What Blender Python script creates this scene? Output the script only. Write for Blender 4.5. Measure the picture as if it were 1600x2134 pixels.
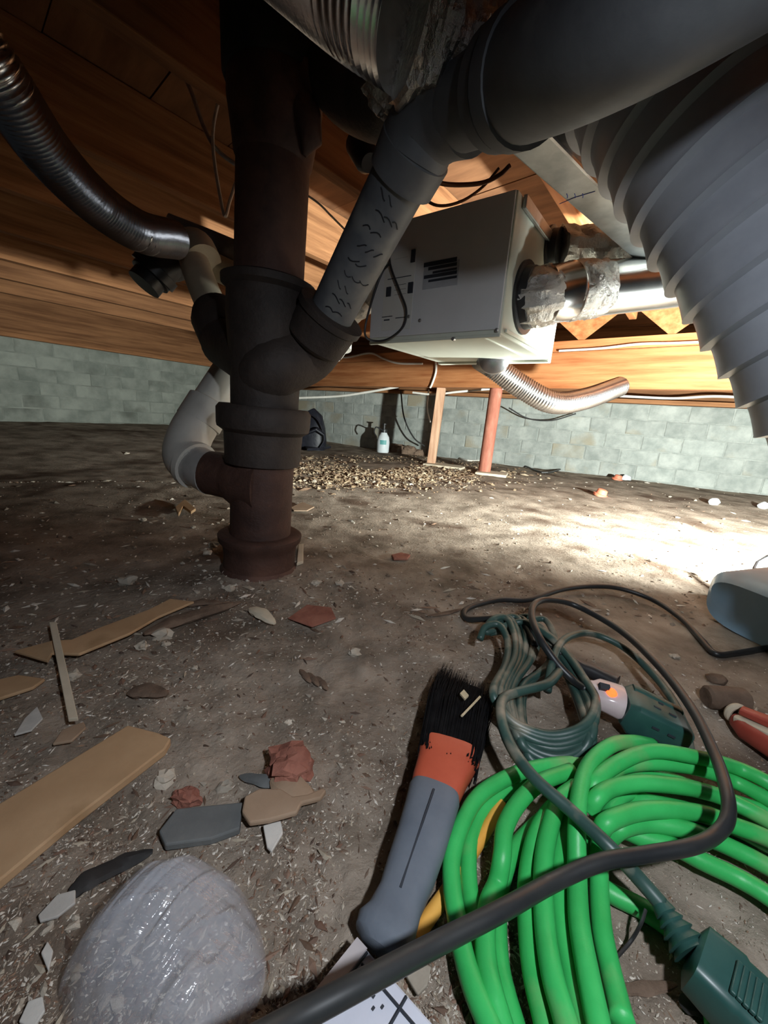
import bpy, math, random
from mathutils import Vector, Matrix, noise
random.seed(7)
for o in list(bpy.data.objects): bpy.data.objects.remove(o)
S = bpy.context.scene
COL = S.collection
# ------------------------------------------------------------------ camera
F, HC = 820.0, .48
PI_, RO = math.radians(14), math.radians(4)
FW = Vector((0, math.cos(PI_), -math.sin(PI_)))
U0 = Vector((1, 0, 0)).cross(FW)
RT = Vector((1, 0, 0)) * math.cos(RO) + U0 * math.sin(RO)
UP = RT.cross(FW)
CP = Vector((0, 0, HC))
cd = bpy.data.cameras.new('camera'); cam = bpy.data.objects.new('camera', cd); COL.objects.link(cam)
cd.sensor_fit = 'VERTICAL'; cd.sensor_height = 36; cd.lens = F / 2134 * 36; cd.clip_start = .02; cd.clip_end = 60
cam.matrix_world = Matrix(((RT.x, UP.x, -FW.x, 0), (RT.y, UP.y, -FW.y, 0), (RT.z, UP.z, -FW.z, HC), (0, 0, 0, 1)))
S.camera = cam
# ------------------------------------------------------------------ world, lights, exposure
W = bpy.data.worlds.new('crawl_dark'); S.world = W; W.use_nodes = True
W.node_tree.nodes['Background'].inputs[0].default_value = (.55, .62, .7, 1)
W.node_tree.nodes['Background'].inputs[1].default_value = .012
S.view_settings.view_transform = 'Standard'; S.view_settings.look = 'None'
S.view_settings.exposure = 0; S.view_settings.gamma = 1; S.view_settings.use_curve_mapping = False
LAMP = Vector((1.63, 1.03, .36))
ld = bpy.data.lights.new('work_light_beam', 'SPOT'); ld.energy = 820; ld.color = (.93, 1, .95); ld.shadow_soft_size = .03
ld.spot_size = math.radians(148); ld.spot_blend = .6
lo = bpy.data.objects.new('work_light_beam', ld); COL.objects.link(lo); lo.location = LAMP
lo.rotation_euler = Vector((-.22, .97, .06)).to_track_quat('-Z', 'Y').to_euler()
hd = bpy.data.lights.new('head_lamp_beam', 'SPOT'); hd.energy = 23; hd.color = (.86, .92, 1); hd.shadow_soft_size = .018
hd.spot_size = math.radians(150); hd.spot_blend = 1
ho = bpy.data.objects.new('head_lamp_beam', hd); COL.objects.link(ho); ho.location = (.20, -.08, .72)
ho.rotation_euler = Vector((.03, .52, -.66)).to_track_quat('-Z', 'Y').to_euler()

# ------------------------------------------------------------------ helpers
def ray(x, y): return FW + RT * ((x - 800) / F) - UP * ((y - 1067) / F)
def P(x, y, d): return CP + ray(x, y) * d
def Z(x, y, z=0.):
    r = ray(x, y); return CP + r * ((z - HC) / r.z)
def V(x, y, A, B):
    n = Vector((-(B[1] - A[1]), B[0] - A[0], 0)); r = ray(x, y)
    return CP + r * (n.dot(Vector((A[0], A[1], 0)) - CP) / n.dot(r))
def depth(p): return (Vector(p) - CP).dot(FW)
LWA, LWB = Vector((-4.01, 4.239)), Vector((-2.42, 6.67))
LWD = (LWB - LWA).normalized(); LWN = Vector((LWD.y, -LWD.x))
def gz(x, y):
    s = (Vector((x, y)) - LWA).dot(LWN)
    m = max(0, min(1, 1 - s / 2.6)); m = m * m * (3 - 2 * m)
    r = math.hypot(x, y)
    h = .13 * m
    h += .014 * noise.noise(Vector((x * 1.7, y * 1.7, 3))) * min(1, r)
    h += (.006 + .006 * max(0, 1 - r)) * noise.noise(Vector((x * 9, y * 9, 1))) + (.0035 + .004 * max(0, 1.1 - r)) * noise.noise(Vector((x * 31, y * 31, 5))) + .0035 * max(0, 1 - r) * noise.noise(Vector((x * 70, y * 70, 9)))
    q = math.hypot(x + .36, y - 1.1); h += .03 * math.exp(-(q / .3) ** 2)
    return h
def G(x, y, up=0.):
    p = Z(x, y, up)
    for _ in range(4): p = Z(x, y, gz(p.x, p.y) + up)
    return p
def smooth(pts, n=8):
    pts = [Vector(p) for p in pts]
    if len(pts) < 3: return pts
    q = [pts[0] * 2 - pts[1]] + pts + [pts[-1] * 2 - pts[-2]]
    out = []
    for i in range(1, len(q) - 2):
        a, b, c, d = q[i - 1:i + 3]
        for k in range(n):
            t = k / n
            out.append(.5 * ((2 * b) + (c - a) * t + (2 * a - 5 * b + 4 * c - d) * t * t + (3 * b - a - 3 * c + d) * t ** 3))
    out.append(pts[-1]); return out
def resample(pts, step):
    out = [pts[0]]; acc = 0
    for a, b in zip(pts, pts[1:]):
        L = (b - a).length; t = step - acc
        while t <= L:
            out.append(a.lerp(b, t / L)); t += step
        acc = (acc + L) % step if L > 0 else acc
    return out
def sm(px, d, n=8):       # pixel/depth polyline to a smooth world path
    return smooth([P(a[0], a[1], a[2] if len(a) > 2 else d) for a in px], n)

class MB:
    def __init__(s): s.v = []; s.f = []
    def add(s, vs, fs):
        b = len(s.v); s.v += [Vector(v) for v in vs]; s.f += [tuple(b + i for i in f) for f in fs]; return s
    def tube(s, pts, r, seg=12, caps=True, rf=None, flat=1.0):
        pts = [Vector(p) for p in pts]; n = len(pts)
        t0 = (pts[1] - pts[0]).normalized()
        nr = t0.orthogonal().normalized() if abs(t0.z) > .9 else t0.cross(Vector((0, 0, 1))).normalized()
        vs = []; L = 0
        for i, p in enumerate(pts):
            t = (pts[min(i + 1, n - 1)] - pts[max(i - 1, 0)]).normalized()
            nr = (nr - t * nr.dot(t)).normalized(); bn = t.cross(nr)
            if i: L += (p - pts[i - 1]).length
            rr = rf(L, i) if rf else (r[i] if isinstance(r, (list, tuple)) else r)
            for k in range(seg):
                a = 2 * math.pi * k / seg
                rk = rr(a) if callable(rr) else rr
                vs.append(p + nr * (math.cos(a) * rk) + bn * (math.sin(a) * rk * flat))
        fs = [(i * seg + k, i * seg + (k + 1) % seg, (i + 1) * seg + (k + 1) % seg, (i + 1) * seg + k) for i in range(n - 1) for k in range(seg)]
        if caps: fs += [tuple(range(seg))[::-1], tuple((n - 1) * seg + k for k in range(seg))]
        return s.add(vs, fs)
    def lathe(s, p0, p1, prof, seg=28, caps=True):     # prof: (t 0..1, r)
        p0, p1 = Vector(p0), Vector(p1); ax = (p1 - p0).normalized()
        n = ax.orthogonal().normalized(); b = ax.cross(n); vs = []
        for t, r in prof:
            c = p0.lerp(p1, t)
            for k in range(seg):
                a = 2 * math.pi * k / seg; vs.append(c + n * (math.cos(a) * r) + b * (math.sin(a) * r))
        m = len(prof)
        fs = [(i * seg + k, i * seg + (k + 1) % seg, (i + 1) * seg + (k + 1) % seg, (i + 1) * seg + k) for i in range(m - 1) for k in range(seg)]
        if caps: fs += [tuple(range(seg))[::-1], tuple((m - 1) * seg + k for k in range(seg))]
        return s.add(vs, fs)
    def obox(s, o, a, b, c):       # corner + three edge vectors
        o, a, b, c = Vector(o), Vector(a), Vector(b), Vector(c)
        vs = [o, o + a, o + a + b, o + b, o + c, o + a + c, o + a + b + c, o + b + c]
        fs = [(0, 3, 2, 1), (4, 5, 6, 7), (0, 1, 5, 4), (1, 2, 6, 5), (2, 3, 7, 6), (3, 0, 4, 7)]
        if a.cross(b).dot(c) < 0: fs = [f[::-1] for f in fs]
        return s.add(vs, fs)
    def prism(s, poly, off):
        poly = [Vector(p) for p in poly]; n = len(poly); off = Vector(off)
        nn = Vector((0, 0, 0))
        for i in range(n): nn += poly[i].cross(poly[(i + 1) % n])
        if nn.dot(off) > 0: poly = poly[::-1]
        vs = poly + [p + off for p in poly]
        fs = [tuple(range(n)), tuple(range(2 * n - 1, n - 1, -1))] + [((i + 1) % n, i, n + i, n + (i + 1) % n) for i in range(n)]
        return s.add(vs, fs)
    def loft(s, secs, seg=20, ex=4., upv=(0, 0, 1)):      # secs: (pos, half width, half thickness)
        pts = [Vector(a[0]) for a in secs]; vs = []; n = len(secs); upv = Vector(upv)
        for i, (p, w, h) in enumerate(secs):
            t = (pts[min(i + 1, n - 1)] - pts[max(i - 1, 0)]).normalized()
            rr = t.cross(upv).normalized(); uu = rr.cross(t)
            for k in range(seg):
                a = 2 * math.pi * k / seg; c, d = math.cos(a), math.sin(a)
                vs.append(Vector(p) + rr * (w * math.copysign(abs(c) ** (2 / ex), c)) + uu * (h * math.copysign(abs(d) ** (2 / ex), d)))
        fs = [(i * seg + k, i * seg + (k + 1) % seg, (i + 1) * seg + (k + 1) % seg, (i + 1) * seg + k) for i in range(n - 1) for k in range(seg)]
        fs += [tuple(range(seg))[::-1], tuple((n - 1) * seg + k for k in range(seg))]
        return s.add(vs, fs)
    def build(s, name, m, parent=None, sh=True, loc=None, bevel=0, ang=40):
        base = parent_loc(parent) if parent else (Vector(loc) if loc is not None else lowpoint(s.v))
        me = bpy.data.meshes.new(name); me.from_pydata([v - base for v in s.v], [], s.f); me.update()
        me.materials.append(M[m] if isinstance(m, str) else m)
        o = bpy.data.objects.new(name, me); COL.objects.link(o)
        if parent: o.parent = parent
        else: o.location = base
        if sh:
            me.polygons.foreach_set('use_smooth', [True] * len(me.polygons))
            me.set_sharp_from_angle(angle=math.radians(ang))
        if bevel:
            b = o.modifiers.new('bevel', 'BEVEL'); b.width = bevel; b.segments = 2; b.limit_method = 'ANGLE'
        return o
def parent_loc(o):
    v = Vector((0, 0, 0))
    while o: v += o.location; o = o.parent
    return v
def lowpoint(vs):
    n = len(vs); c = sum(vs, Vector()) / n; return Vector((c.x, c.y, min(v.z for v in vs)))
def tag(o, label, cat, group=None, kind=None):
    o['label'] = label
    if cat: o['category'] = cat
    if group: o['group'] = group
    if kind: o['kind'] = kind
    return o
def thing(name, loc, label, cat, group=None, kind=None):
    o = bpy.data.objects.new(name, None); COL.objects.link(o); o.location = loc; o.empty_display_size = .05
    return tag(o, label, cat, group, kind)
def plab(o, label): o['label'] = label; return o

# ------------------------------------------------------------------ materials
M = {}
def mat(name, c1, c2=None, scale=8., rough=.7, metal=0., bump=.0, bscale=None, stretch=(1, 1, 1), detail=6, spec=.4,
        rvar=0., lo=.35, hi=.65, rnd=0., c3=None, s3=2., t3=.62, coat=0, bdist=.01):
    m = bpy.data.materials.new(name); m.use_nodes = True; nt = m.node_tree; N = nt.nodes; L = nt.links
    b = N['Principled BSDF']; b.inputs['Roughness'].default_value = rough; b.inputs['Metallic'].default_value = metal
    b.inputs['Specular IOR Level'].default_value = spec; b.inputs['Coat Weight'].default_value = coat
    tc = N.new('ShaderNodeTexCoord'); mp = N.new('ShaderNodeMapping'); mp.inputs['Scale'].default_value = stretch
    L.new(tc.outputs['Object'], mp.inputs['Vector'])
    if rnd:
        oi = N.new('ShaderNodeObjectInfo'); vm = N.new('ShaderNodeVectorMath'); vm.operation = 'SCALE'
        cb = N.new('ShaderNodeCombineXYZ')
        for k in range(3): L.new(oi.outputs['Random'], cb.inputs[k])
        vm.inputs['Scale'].default_value = 40; L.new(cb.outputs[0], vm.inputs[0]); L.new(vm.outputs[0], mp.inputs['Location'])
    c2 = c2 or c1
    nz = N.new('ShaderNodeTexNoise'); nz.inputs['Scale'].default_value = scale; nz.inputs['Detail'].default_value = detail; nz.inputs['Roughness'].default_value = .62
    L.new(mp.outputs[0], nz.inputs['Vector'])
    rp = N.new('ShaderNodeValToRGB'); rp.color_ramp.elements[0].position = lo; rp.color_ramp.elements[1].position = hi
    rp.color_ramp.elements[0].color = (*c1, 1); rp.color_ramp.elements[1].color = (*c2, 1)
    L.new(nz.outputs['Fac'], rp.inputs['Fac']); col = rp.outputs['Color']
    if c3:
        n3 = N.new('ShaderNodeTexNoise'); n3.inputs['Scale'].default_value = s3; n3.inputs['Detail'].default_value = 5
        L.new(mp.outputs[0], n3.inputs['Vector'])
        r3 = N.new('ShaderNodeValToRGB'); r3.color_ramp.elements[0].position = t3 - .07; r3.color_ramp.elements[1].position = t3 + .07
        L.new(n3.outputs['Fac'], r3.inputs['Fac'])
        mx = N.new('ShaderNodeMix'); mx.data_type = 'RGBA'; L.new(r3.outputs['Color'], mx.inputs['Factor'])
        L.new(col, mx.inputs[6]); mx.inputs[7].default_value = (*c3, 1); col = mx.outputs[2]
    if rnd:
        hs = N.new('ShaderNodeHueSaturation'); mr = N.new('ShaderNodeMapRange'); mr.inputs['To Min'].default_value = 1 - rnd; mr.inputs['To Max'].default_value = 1 + rnd
        L.new(oi.outputs['Random'], mr.inputs['Value']); L.new(mr.outputs[0], hs.inputs['Value']); L.new(col, hs.inputs['Color']); col = hs.outputs['Color']
    L.new(col, b.inputs['Base Color'])
    if rvar:
        mr2 = N.new('ShaderNodeMapRange'); mr2.inputs['To Min'].default_value = rough - rvar; mr2.inputs['To Max'].default_value = rough + rvar
        L.new(nz.outputs['Fac'], mr2.inputs['Value']); L.new(mr2.outputs[0], b.inputs['Roughness'])
    if bump:
        nb = N.new('ShaderNodeTexNoise'); nb.inputs['Scale'].default_value = bscale or scale * 3; nb.inputs['Detail'].default_value = 8; nb.inputs['Roughness'].default_value = .65
        L.new(mp.outputs[0], nb.inputs['Vector'])
        bp = N.new('ShaderNodeBump'); bp.inputs['Strength'].default_value = bump; bp.inputs['Distance'].default_value = bdist
        L.new(nb.outputs['Fac'], bp.inputs['Height']); L.new(bp.outputs[0], b.inputs['Normal'])
    M[name] = m; return m
mat('dirt', (.17, .135, .103), (.42, .35, .28), 6, .95, bump=.75, bscale=85, spec=.1, c3=(.115, .078, .056), s3=3.2, t3=.60, bdist=.008)
mat('block', (.25, .275, .255), (.40, .42, .39), 7, .92, bump=.5, bscale=70, spec=.15, rnd=.10, c3=(.30, .27, .20), s3=2.2, t3=.63)
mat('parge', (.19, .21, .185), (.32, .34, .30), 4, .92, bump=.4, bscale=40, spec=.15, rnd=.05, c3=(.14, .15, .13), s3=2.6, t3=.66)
mat('mortar', (.25, .27, .25), (.38, .40, .37), 12, .95, bump=.6, bscale=90, spec=.1)
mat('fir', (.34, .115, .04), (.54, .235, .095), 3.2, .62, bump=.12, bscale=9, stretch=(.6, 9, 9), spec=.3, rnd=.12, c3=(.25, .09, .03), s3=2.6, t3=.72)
mat('fir_shaded', (.16, .068, .028), (.32, .15, .066), 3.0, .75, bump=.2, bscale=9, stretch=(.6, 10, 10), spec=.2, rnd=.2)  # darker copy of fir: shade on dim joists and sills put into the colour
mat('subfloor', (.12, .055, .026), (.22, .105, .05), 2.5, .8, bump=.1, stretch=(1, 5, 1), spec=.2, rnd=.15)
mat('post_wood', (.42, .23, .14), (.66, .42, .28), 4, .8, bump=.2, stretch=(7, 7, .7), spec=.2)
mat('post_red', (.30, .10, .065), (.46, .18, .12), 6, .7, bump=.15, stretch=(3, 3, .8), spec=.3, c3=(.55, .36, .28), s3=6, t3=.7)
mat('rust', (.050, .026, .021), (.115, .058, .043), 7, .62, metal=.15, bump=.35, bscale=55, spec=.4, rvar=.12, c3=(.17, .08, .05), s3=5, t3=.66)
mat('rubber', (.018, .017, .017), (.04, .036, .034), 14, .7, bump=.15, spec=.35)
mat('iron_dark', (.028, .022, .02), (.06, .045, .038), 9, .62, metal=.1, bump=.3, bscale=60, spec=.4)
mat('abs', (.07, .075, .085), (.14, .145, .155), 5, .55, bump=.08, spec=.4, c3=(.22, .22, .21), s3=7, t3=.64)
mat('abs_print', (.02, .02, .025), rough=.7)
mat('pvc_tan', (.40, .36, .27), (.54, .49, .38), 6, .5, bump=.06, spec=.4, c3=(.28, .23, .16), s3=4, t3=.66)
mat('pvc_white', (.55, .53, .48), (.70, .68, .62), 6, .45, bump=.04, spec=.45)
mat('clear_pipe', (.35, .34, .32), (.5, .48, .46), 9, .3, spec=.6)
mat('galv', (.40, .42, .42), (.58, .60, .59), 14, .38, metal=.85, bump=.06, bscale=9, spec=.5, rvar=.08)
mat('galv_shiny', (.55, .55, .55), (.75, .75, .74), 5, .22, metal=1, bump=.03, bscale=6, rvar=.05)
mat('foil', (.46, .45, .43), (.64, .63, .61), 5, .28, metal=1, bump=.9, bscale=16, rvar=.06, bdist=.02)
mat('alu_flex', (.62, .62, .63), (.80, .80, .81), 8, .25, metal=1, bump=.1, bscale=30)
mat('rib_grey', (.26, .275, .31), (.36, .375, .41), 6, .42, bump=.04, spec=.4)
mat('cream', (.57, .59, .50), (.64, .66, .57), 4, .42, spec=.45, bump=.02)
mat('cream_panel', (.60, .60, .60), (.66, .66, .66), 4, .5, spec=.4, bump=.02)
mat('sticker', (.36, .37, .39), (.42, .43, .45), 20, .5)
mat('decal_light', (.60, .59, .55), (.66, .65, .60), 10, .5)
mat('ink', (.03, .035, .045), rough=.6)
mat('blue_ink', (.05, .08, .40), rough=.6)
mat('black_plastic', (.015, .015, .017), (.028, .028, .03), 12, .42, spec=.5)
mat('white_cable', (.62, .60, .54), (.74, .72, .66), 9, .5)
mat('black_cable', (.02, .02, .022), (.035, .033, .032), 9, .45, spec=.5)
mat('brown_cable', (.05, .025, .02), (.09, .045, .03), 9, .6)
mat('armor', (.35, .35, .36), (.5, .5, .51), 40, .4, metal=.7)
mat('hose', (.032, .40, .09), (.05, .54, .135), 9, .42, spec=.45, bump=.08, bscale=80, c3=(.20, .42, .15), s3=11, t3=.66)
mat('cord', (.022, .055, .048), (.045, .095, .08), 12, .42, spec=.5, c3=(.24, .225, .175), s3=16, t3=.60)
mat('cord_dark', (.014, .016, .018), (.028, .03, .03), 10, .4, spec=.5)
mat('plug_green', (.02, .07, .062), (.035, .10, .085), 14, .38, spec=.5)
mat('clear_plug', (.62, .50, .50), (.72, .60, .60), 12, .18, spec=.6)
mat('bristle', (.004, .004, .005), (.010, .010, .011), 40, .8, spec=.1)
mat('red_plastic', (.42, .07, .035), (.55, .11, .055), 8, .5, bump=.05)
mat('grey_grip', (.105, .125, .155), (.155, .175, .205), 9, .6, bump=.12, bscale=40)
mat('yellow_wood', (.72, .33, .05), (.85, .46, .10), 6, .55, bump=.06)
mat('paper', (.50, .52, .60), (.62, .64, .72), 9, .6)
mat('paper_pink', (.42, .38, .38), (.52, .47, .47), 9, .65)
mat('tan_board', (.40, .25, .135), (.52, .345, .20), 3, .7, bump=.1, stretch=(2, 2, 2), spec=.25, c3=(.33, .20, .10), s3=5, t3=.64)
mat('card', (.27, .18, .115), (.38, .27, .185), 7, .8, bump=.15)
mat('rot_wood', (.10, .065, .045), (.22, .15, .105), 14, .9, bump=.6, bscale=40)
mat('pale_wood', (.50, .43, .32), (.64, .56, .43), 8, .75, bump=.1)
mat('slate', (.10, .105, .105), (.17, .175, .17), 7, .8, bump=.25)
mat('brick', (.22, .08, .055), (.36, .15, .105), 14, .9, bump=.5, bscale=50)
mat('stone_pale', (.34, .29, .225), (.52, .46, .38), 9, .9, bump=.3, rnd=.25)
mat('paper_scrap', (.42, .40, .37), (.60, .57, .52), 11, .85, bump=.2, rnd=.15)
mat('orange_bit', (.62, .17, .09), (.72, .26, .16), 9, .6)
mat('blue_tub', (.22, .36, .48), (.28, .43, .55), 6, .32, spec=.5)
mat('bag_black', (.006, .007, .012), (.02, .021, .03), 9, .45, bump=.3, bscale=20)
mat('sprayer_white', (.62, .68, .70), (.72, .78, .80), 6, .4)
mat('label_teal', (.10, .34, .33), (.16, .42, .40), 9, .5)
mat('insulation', (.52, .40, .17), (.68, .56, .30), 16, .95, bump=.8, bscale=40)
mat('red_tool', (.30, .045, .03), (.40, .075, .05), 8, .5)
mat('steel', (.35, .34, .33), (.48, .47, .46), 14, .4, metal=.8)
mat('tape_blue', (.03, .05, .45), (.06, .10, .6), 9, .5)
mat('straw', (.52, .42, .26), (.64, .54, .36), 9, .8)
def emis(name, c, s):
    m = bpy.data.materials.new(name); m.use_nodes = True; b = m.node_tree.nodes['Principled BSDF']
    b.inputs['Base Color'].default_value = (*c, 1); b.inputs['Emission Color'].default_value = (*c, 1); b.inputs['Emission Strength'].default_value = s; M[name] = m
emis('neon', (1, .10, .02), 3.0)
emis('led_face', (.95, 1, .97), 30)
def chips(name, cols):
    m = bpy.data.materials.new(name); m.use_nodes = True; nt = m.node_tree; b = nt.nodes['Principled BSDF']; b.inputs['Roughness'].default_value = .85
    b.inputs['Specular IOR Level'].default_value = .2
    g = nt.nodes.new('ShaderNodeNewGeometry'); rp = nt.nodes.new('ShaderNodeValToRGB'); rp.color_ramp.interpolation = 'CONSTANT'
    e = rp.color_ramp.elements
    while len(e) < len(cols): e.new(.5)
    for i, c in enumerate(cols): e[i].position = i / len(cols); e[i].color = (*c, 1)
    nt.links.new(g.outputs['Random Per Island'], rp.inputs[0]); nt.links.new(rp.outputs[0], b.inputs['Base Color']); M[name] = m
chips('chip_mix', [(.30, .24, .18), (.16, .11, .08), (.46, .40, .32), (.24, .15, .10), (.34, .28, .22), (.66, .60, .52), (.20, .15, .11), (.60, .54, .46)])
chips('chip_bark', [(.12, .075, .05), (.17, .10, .07), (.09, .06, .045), (.22, .14, .10), (.14, .09, .065), (.40, .34, .26)])
chips('chip_gold', [(.34, .25, .16), (.42, .32, .21), (.24, .16, .10), (.50, .40, .28), (.18, .115, .075), (.30, .21, .13)])
# clear film
m = bpy.data.materials.new('film'); m.use_nodes = True; nt = m.node_tree; b = nt.nodes['Principled BSDF']
b.inputs['Base Color'].default_value = (.62, .65, .72, 1); b.inputs['Roughness'].default_value = .16; b.inputs['Alpha'].default_value = .36
b.inputs['Specular IOR Level'].default_value = .8
tc = nt.nodes.new('ShaderNodeTexCoord'); mp = nt.nodes.new('ShaderNodeMapping'); mp.inputs['Rotation'].default_value = (0, 0, math.radians(-62)); mp.inputs['Scale'].default_value = (8, 60, 20)
nz = nt.nodes.new('ShaderNodeTexNoise'); nz.inputs['Scale'].default_value = 1.2; nz.inputs['Detail'].default_value = 4; bp = nt.nodes.new('ShaderNodeBump'); bp.inputs['Strength'].default_value = .6; bp.inputs['Distance'].default_value = .006
nt.links.new(tc.outputs['Object'], mp.inputs[0]); nt.links.new(mp.outputs[0], nz.inputs['Vector']); nt.links.new(nz.outputs[0], bp.inputs['Height']); nt.links.new(bp.outputs[0], b.inputs['Normal'])
M['film'] = m

# ================================================================== SETTING
# ---- floor
NR, NA = 300, 420
vs = []; fs = []
for i in range(NR):
    r = .06 * (9.5 / .06) ** (i / (NR - 1))
    for k in range(NA):
        a = math.radians(-130 + 260 * k / (NA - 1)); x = r * math.sin(a); y = r * math.cos(a)
        vs.append(Vector((x, y, gz(x, y) + .0022 * noise.noise(Vector((x * 90, y * 90, 2))))))
fs = [(i * NA + k, i * NA + k + 1, (i + 1) * NA + k + 1, (i + 1) * NA + k) for i in range(NR - 1) for k in range(NA - 1)]
fs = [f[::-1] for f in fs]
mb = MB(); mb.add(vs, fs); fl = mb.build('floor', 'dirt', loc=(0, 0, 0), ang=180)
tag(fl, 'bare brown dirt floor of the crawl space', 'floor', kind='structure')

# ---- walls built of blocks
def block_wall(name, A, B, rows, ch, bl, m, proud, label, skip=None, gap=.011, mm='mortar'):
    A, B = Vector(A), Vector(B); L = (B - A).length; d = (B - A) / L; n = Vector((d.y, -d.x))
    if n.dot(-(A + B) / 2) < 0: n = -n
    ang = math.atan2(d.y, d.x)
    h = rows * ch
    o = MB().obox((A.x - n.x * .2, A.y - n.y * .2, -.15), (B - A).to_3d(), (n * .2).to_3d(), (0, 0, h + .15)).build(name, mm, loc=(A.x, A.y, 0), sh=False)
    tag(o, label, 'wall', kind='structure')
    meshes = {}
    def bm_(w):
        key = round(w, 3)
        if key not in meshes:
            q = MB(); e = .006; hh = ch - gap; s = 1 if Vector((-d.y, d.x)).dot(n) > 0 else -1
            # local x along wall, y out of the wall, z up; bevelled front face
            v = [(0, -.02, 0), (w, -.02, 0), (w, -.02, hh), (0, -.02, hh), (0, proud - e * .5, 0), (w, proud - e * .5, 0), (w, proud - e * .5, hh), (0, proud - e * .5, hh),
                 (e, proud, e), (w - e, proud, e), (w - e, proud, hh - e), (e, proud, hh - e)]
            f = [(0, 1, 5, 4), (1, 2, 6, 5), (2, 3, 7, 6), (3, 0, 4, 7), (4, 5, 9, 8), (5, 6, 10, 9), (6, 7, 11, 10), (7, 4, 8, 11), (8, 9, 10, 11)]
            v = [(a, b * s, c) for a, b, c in v]
            if s > 0: f = [t[::-1] for t in f]
            me = bpy.data.meshes.new('block'); me.from_pydata(v, [], f); me.update(); me.materials.append(M[m]); meshes[key] = me
        return meshes[key]
    for r in range(rows):
        x = -(bl / 2 if r % 2 else 0)
        while x < L:
            x0, x1 = max(0, x), min(L, x + bl - gap)
            if x1 - x0 > .03 and not (skip and skip(x0, x1, r)):
                b = bpy.data.objects.new('block', bm_(x1 - x0)); COL.objects.link(b); b.parent = o
                jo = n * random.uniform(-.003, .003)
                b.location = (d.x * x0 + jo.x, d.y * x0 + jo.y, r * ch + gap / 2); b.rotation_euler.z = ang
            x += bl
    return o
BW = lambda x: 5.39 - .53 * x
block_wall('wall_back', (-2.42, 6.67), (4.6, BW(4.6)), 5, .148, .33, 'block', .006, 'pale grey concrete block wall at the back, lit by the work light')
block_wall('wall_left', (-5.4, 6.67 - (5.4 - 2.42) * 1.53), (-2.42, 6.67), 7, .140, .33, 'parge', .003, 'dim grey-green parged block wall on the left', gap=.006, mm='parge')
# damp stain stones at foot of the back wall are part of the wall: rough parge lumps
# ---- wooden structure: local x runs along the bar
def bar(name, p0, p1, w, h, m, label, cat='joist', group=None, parent=None, bev=.004):
    p0, p1 = Vector(p0), Vector(p1); L = (p1 - p0).length
    x = (p1 - p0).normalized(); y = Vector((0, 0, 1)).cross(x)
    y = y.normalized() if y.length > 1e-4 else Vector((0, 1, 0)); z = x.cross(y)
    me = bpy.data.meshes.new(name)
    v = [(a, b, c) for a in (0, L) for b in (-w / 2, w / 2) for c in (0, h)]
    me.from_pydata(v, [], [(0, 1, 3, 2), (4, 6, 7, 5), (0, 4, 5, 1), (2, 3, 7, 6), (0, 2, 6, 4), (1, 5, 7, 3)]); me.update()
    me.materials.append(M[m]); o = bpy.data.objects.new(name, me); COL.objects.link(o)
    o.matrix_world = Matrix(((x.x, y.x, z.x, p0.x), (x.y, y.y, z.y, p0.y), (x.z, y.z, z.z, p0.z), (0, 0, 0, 1)))
    if bev:
        b = o.modifiers.new('bevel', 'BEVEL'); b.width = bev; b.segments = 2
    if label: tag(o, label, cat, group)
    if parent:
        o.parent = parent; o.matrix_parent_inverse = Matrix.Translation(parent.location).inverted()
    return o
BA, BB = Vector((-2.36, 6.585)), Vector((3.1, 1.712)); BD = (BB - BA).normalized()
bar('main_beam', (*BA, .765), (*BB, .765), .09, .27, 'fir', 'long orange fir main beam crossing behind the white ventilation box', 'beam')
JD = Vector((.61, .793)).normalized(); JN = Vector((-JD.y, JD.x)); J0 = Vector((-.473, 1.227)); ZJ = 1.22
def hit(p, d, a, b):
    e = b - a; k = d.x * e.y - d.y * e.x; q = a - p
    return (q.x * e.y - q.y * e.x) / k
JL = {-3: 'orange floor joist at the far right above the ribbed grey duct', -2: 'orange floor joist overhead beside the ribbed grey duct', -1: 'orange floor joist overhead behind the foil-taped duct',
      0: 'brown floor joist overhead running just behind the rusty stack', 1: 'dark floor joist overhead left of the rusty stack, above the hanging cable',
      2: 'dark floor joist above the shiny flexible duct at upper left', 3: 'dark floor joist beyond the shiny flexible duct at upper left',
      4: 'brown floor joist, third in front of the left block wall', 5: 'brown floor joist, second in front of the left block wall', 6: 'brown floor joist closest to the left block wall',
      7: 'far brown floor joist over the left wall corner'}
for k in range(-3, 7):
    p = J0 + JN * (k * .59)
    t1 = hit(p, JD, BA, BB) - .06
    t0 = -1.6 - (1.4 if k > 1 else 0)
    if t1 < t0 + .3: continue
    a = p + JD * t0; b = p + JD * t1
    bar('floor_joist', (*a, ZJ), (*b, ZJ), .045, .24, 'fir' if k < 0 else 'fir_shaded', JL[k], 'joist', 'floor joists overhead')
# subfloor boards as ceiling: planks along the beam direction
ce = bpy.data.objects.new('ceiling', None); COL.objects.link(ce); tag(ce, 'dark plank subfloor above the floor joists', 'ceiling', kind='structure')
for k in range(32):
    p = Vector((-.4, .6)) + JD * (-1.7 + k * .285)
    a = p - BD * 6.2; b = p + BD * 4.5
    bar('plank', (*a, 1.461 + .002 * (k % 2)), (*b, 1.461 + .002 * (k % 2)), .28, .03, 'subfloor', None, parent=ce, bev=0)
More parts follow.
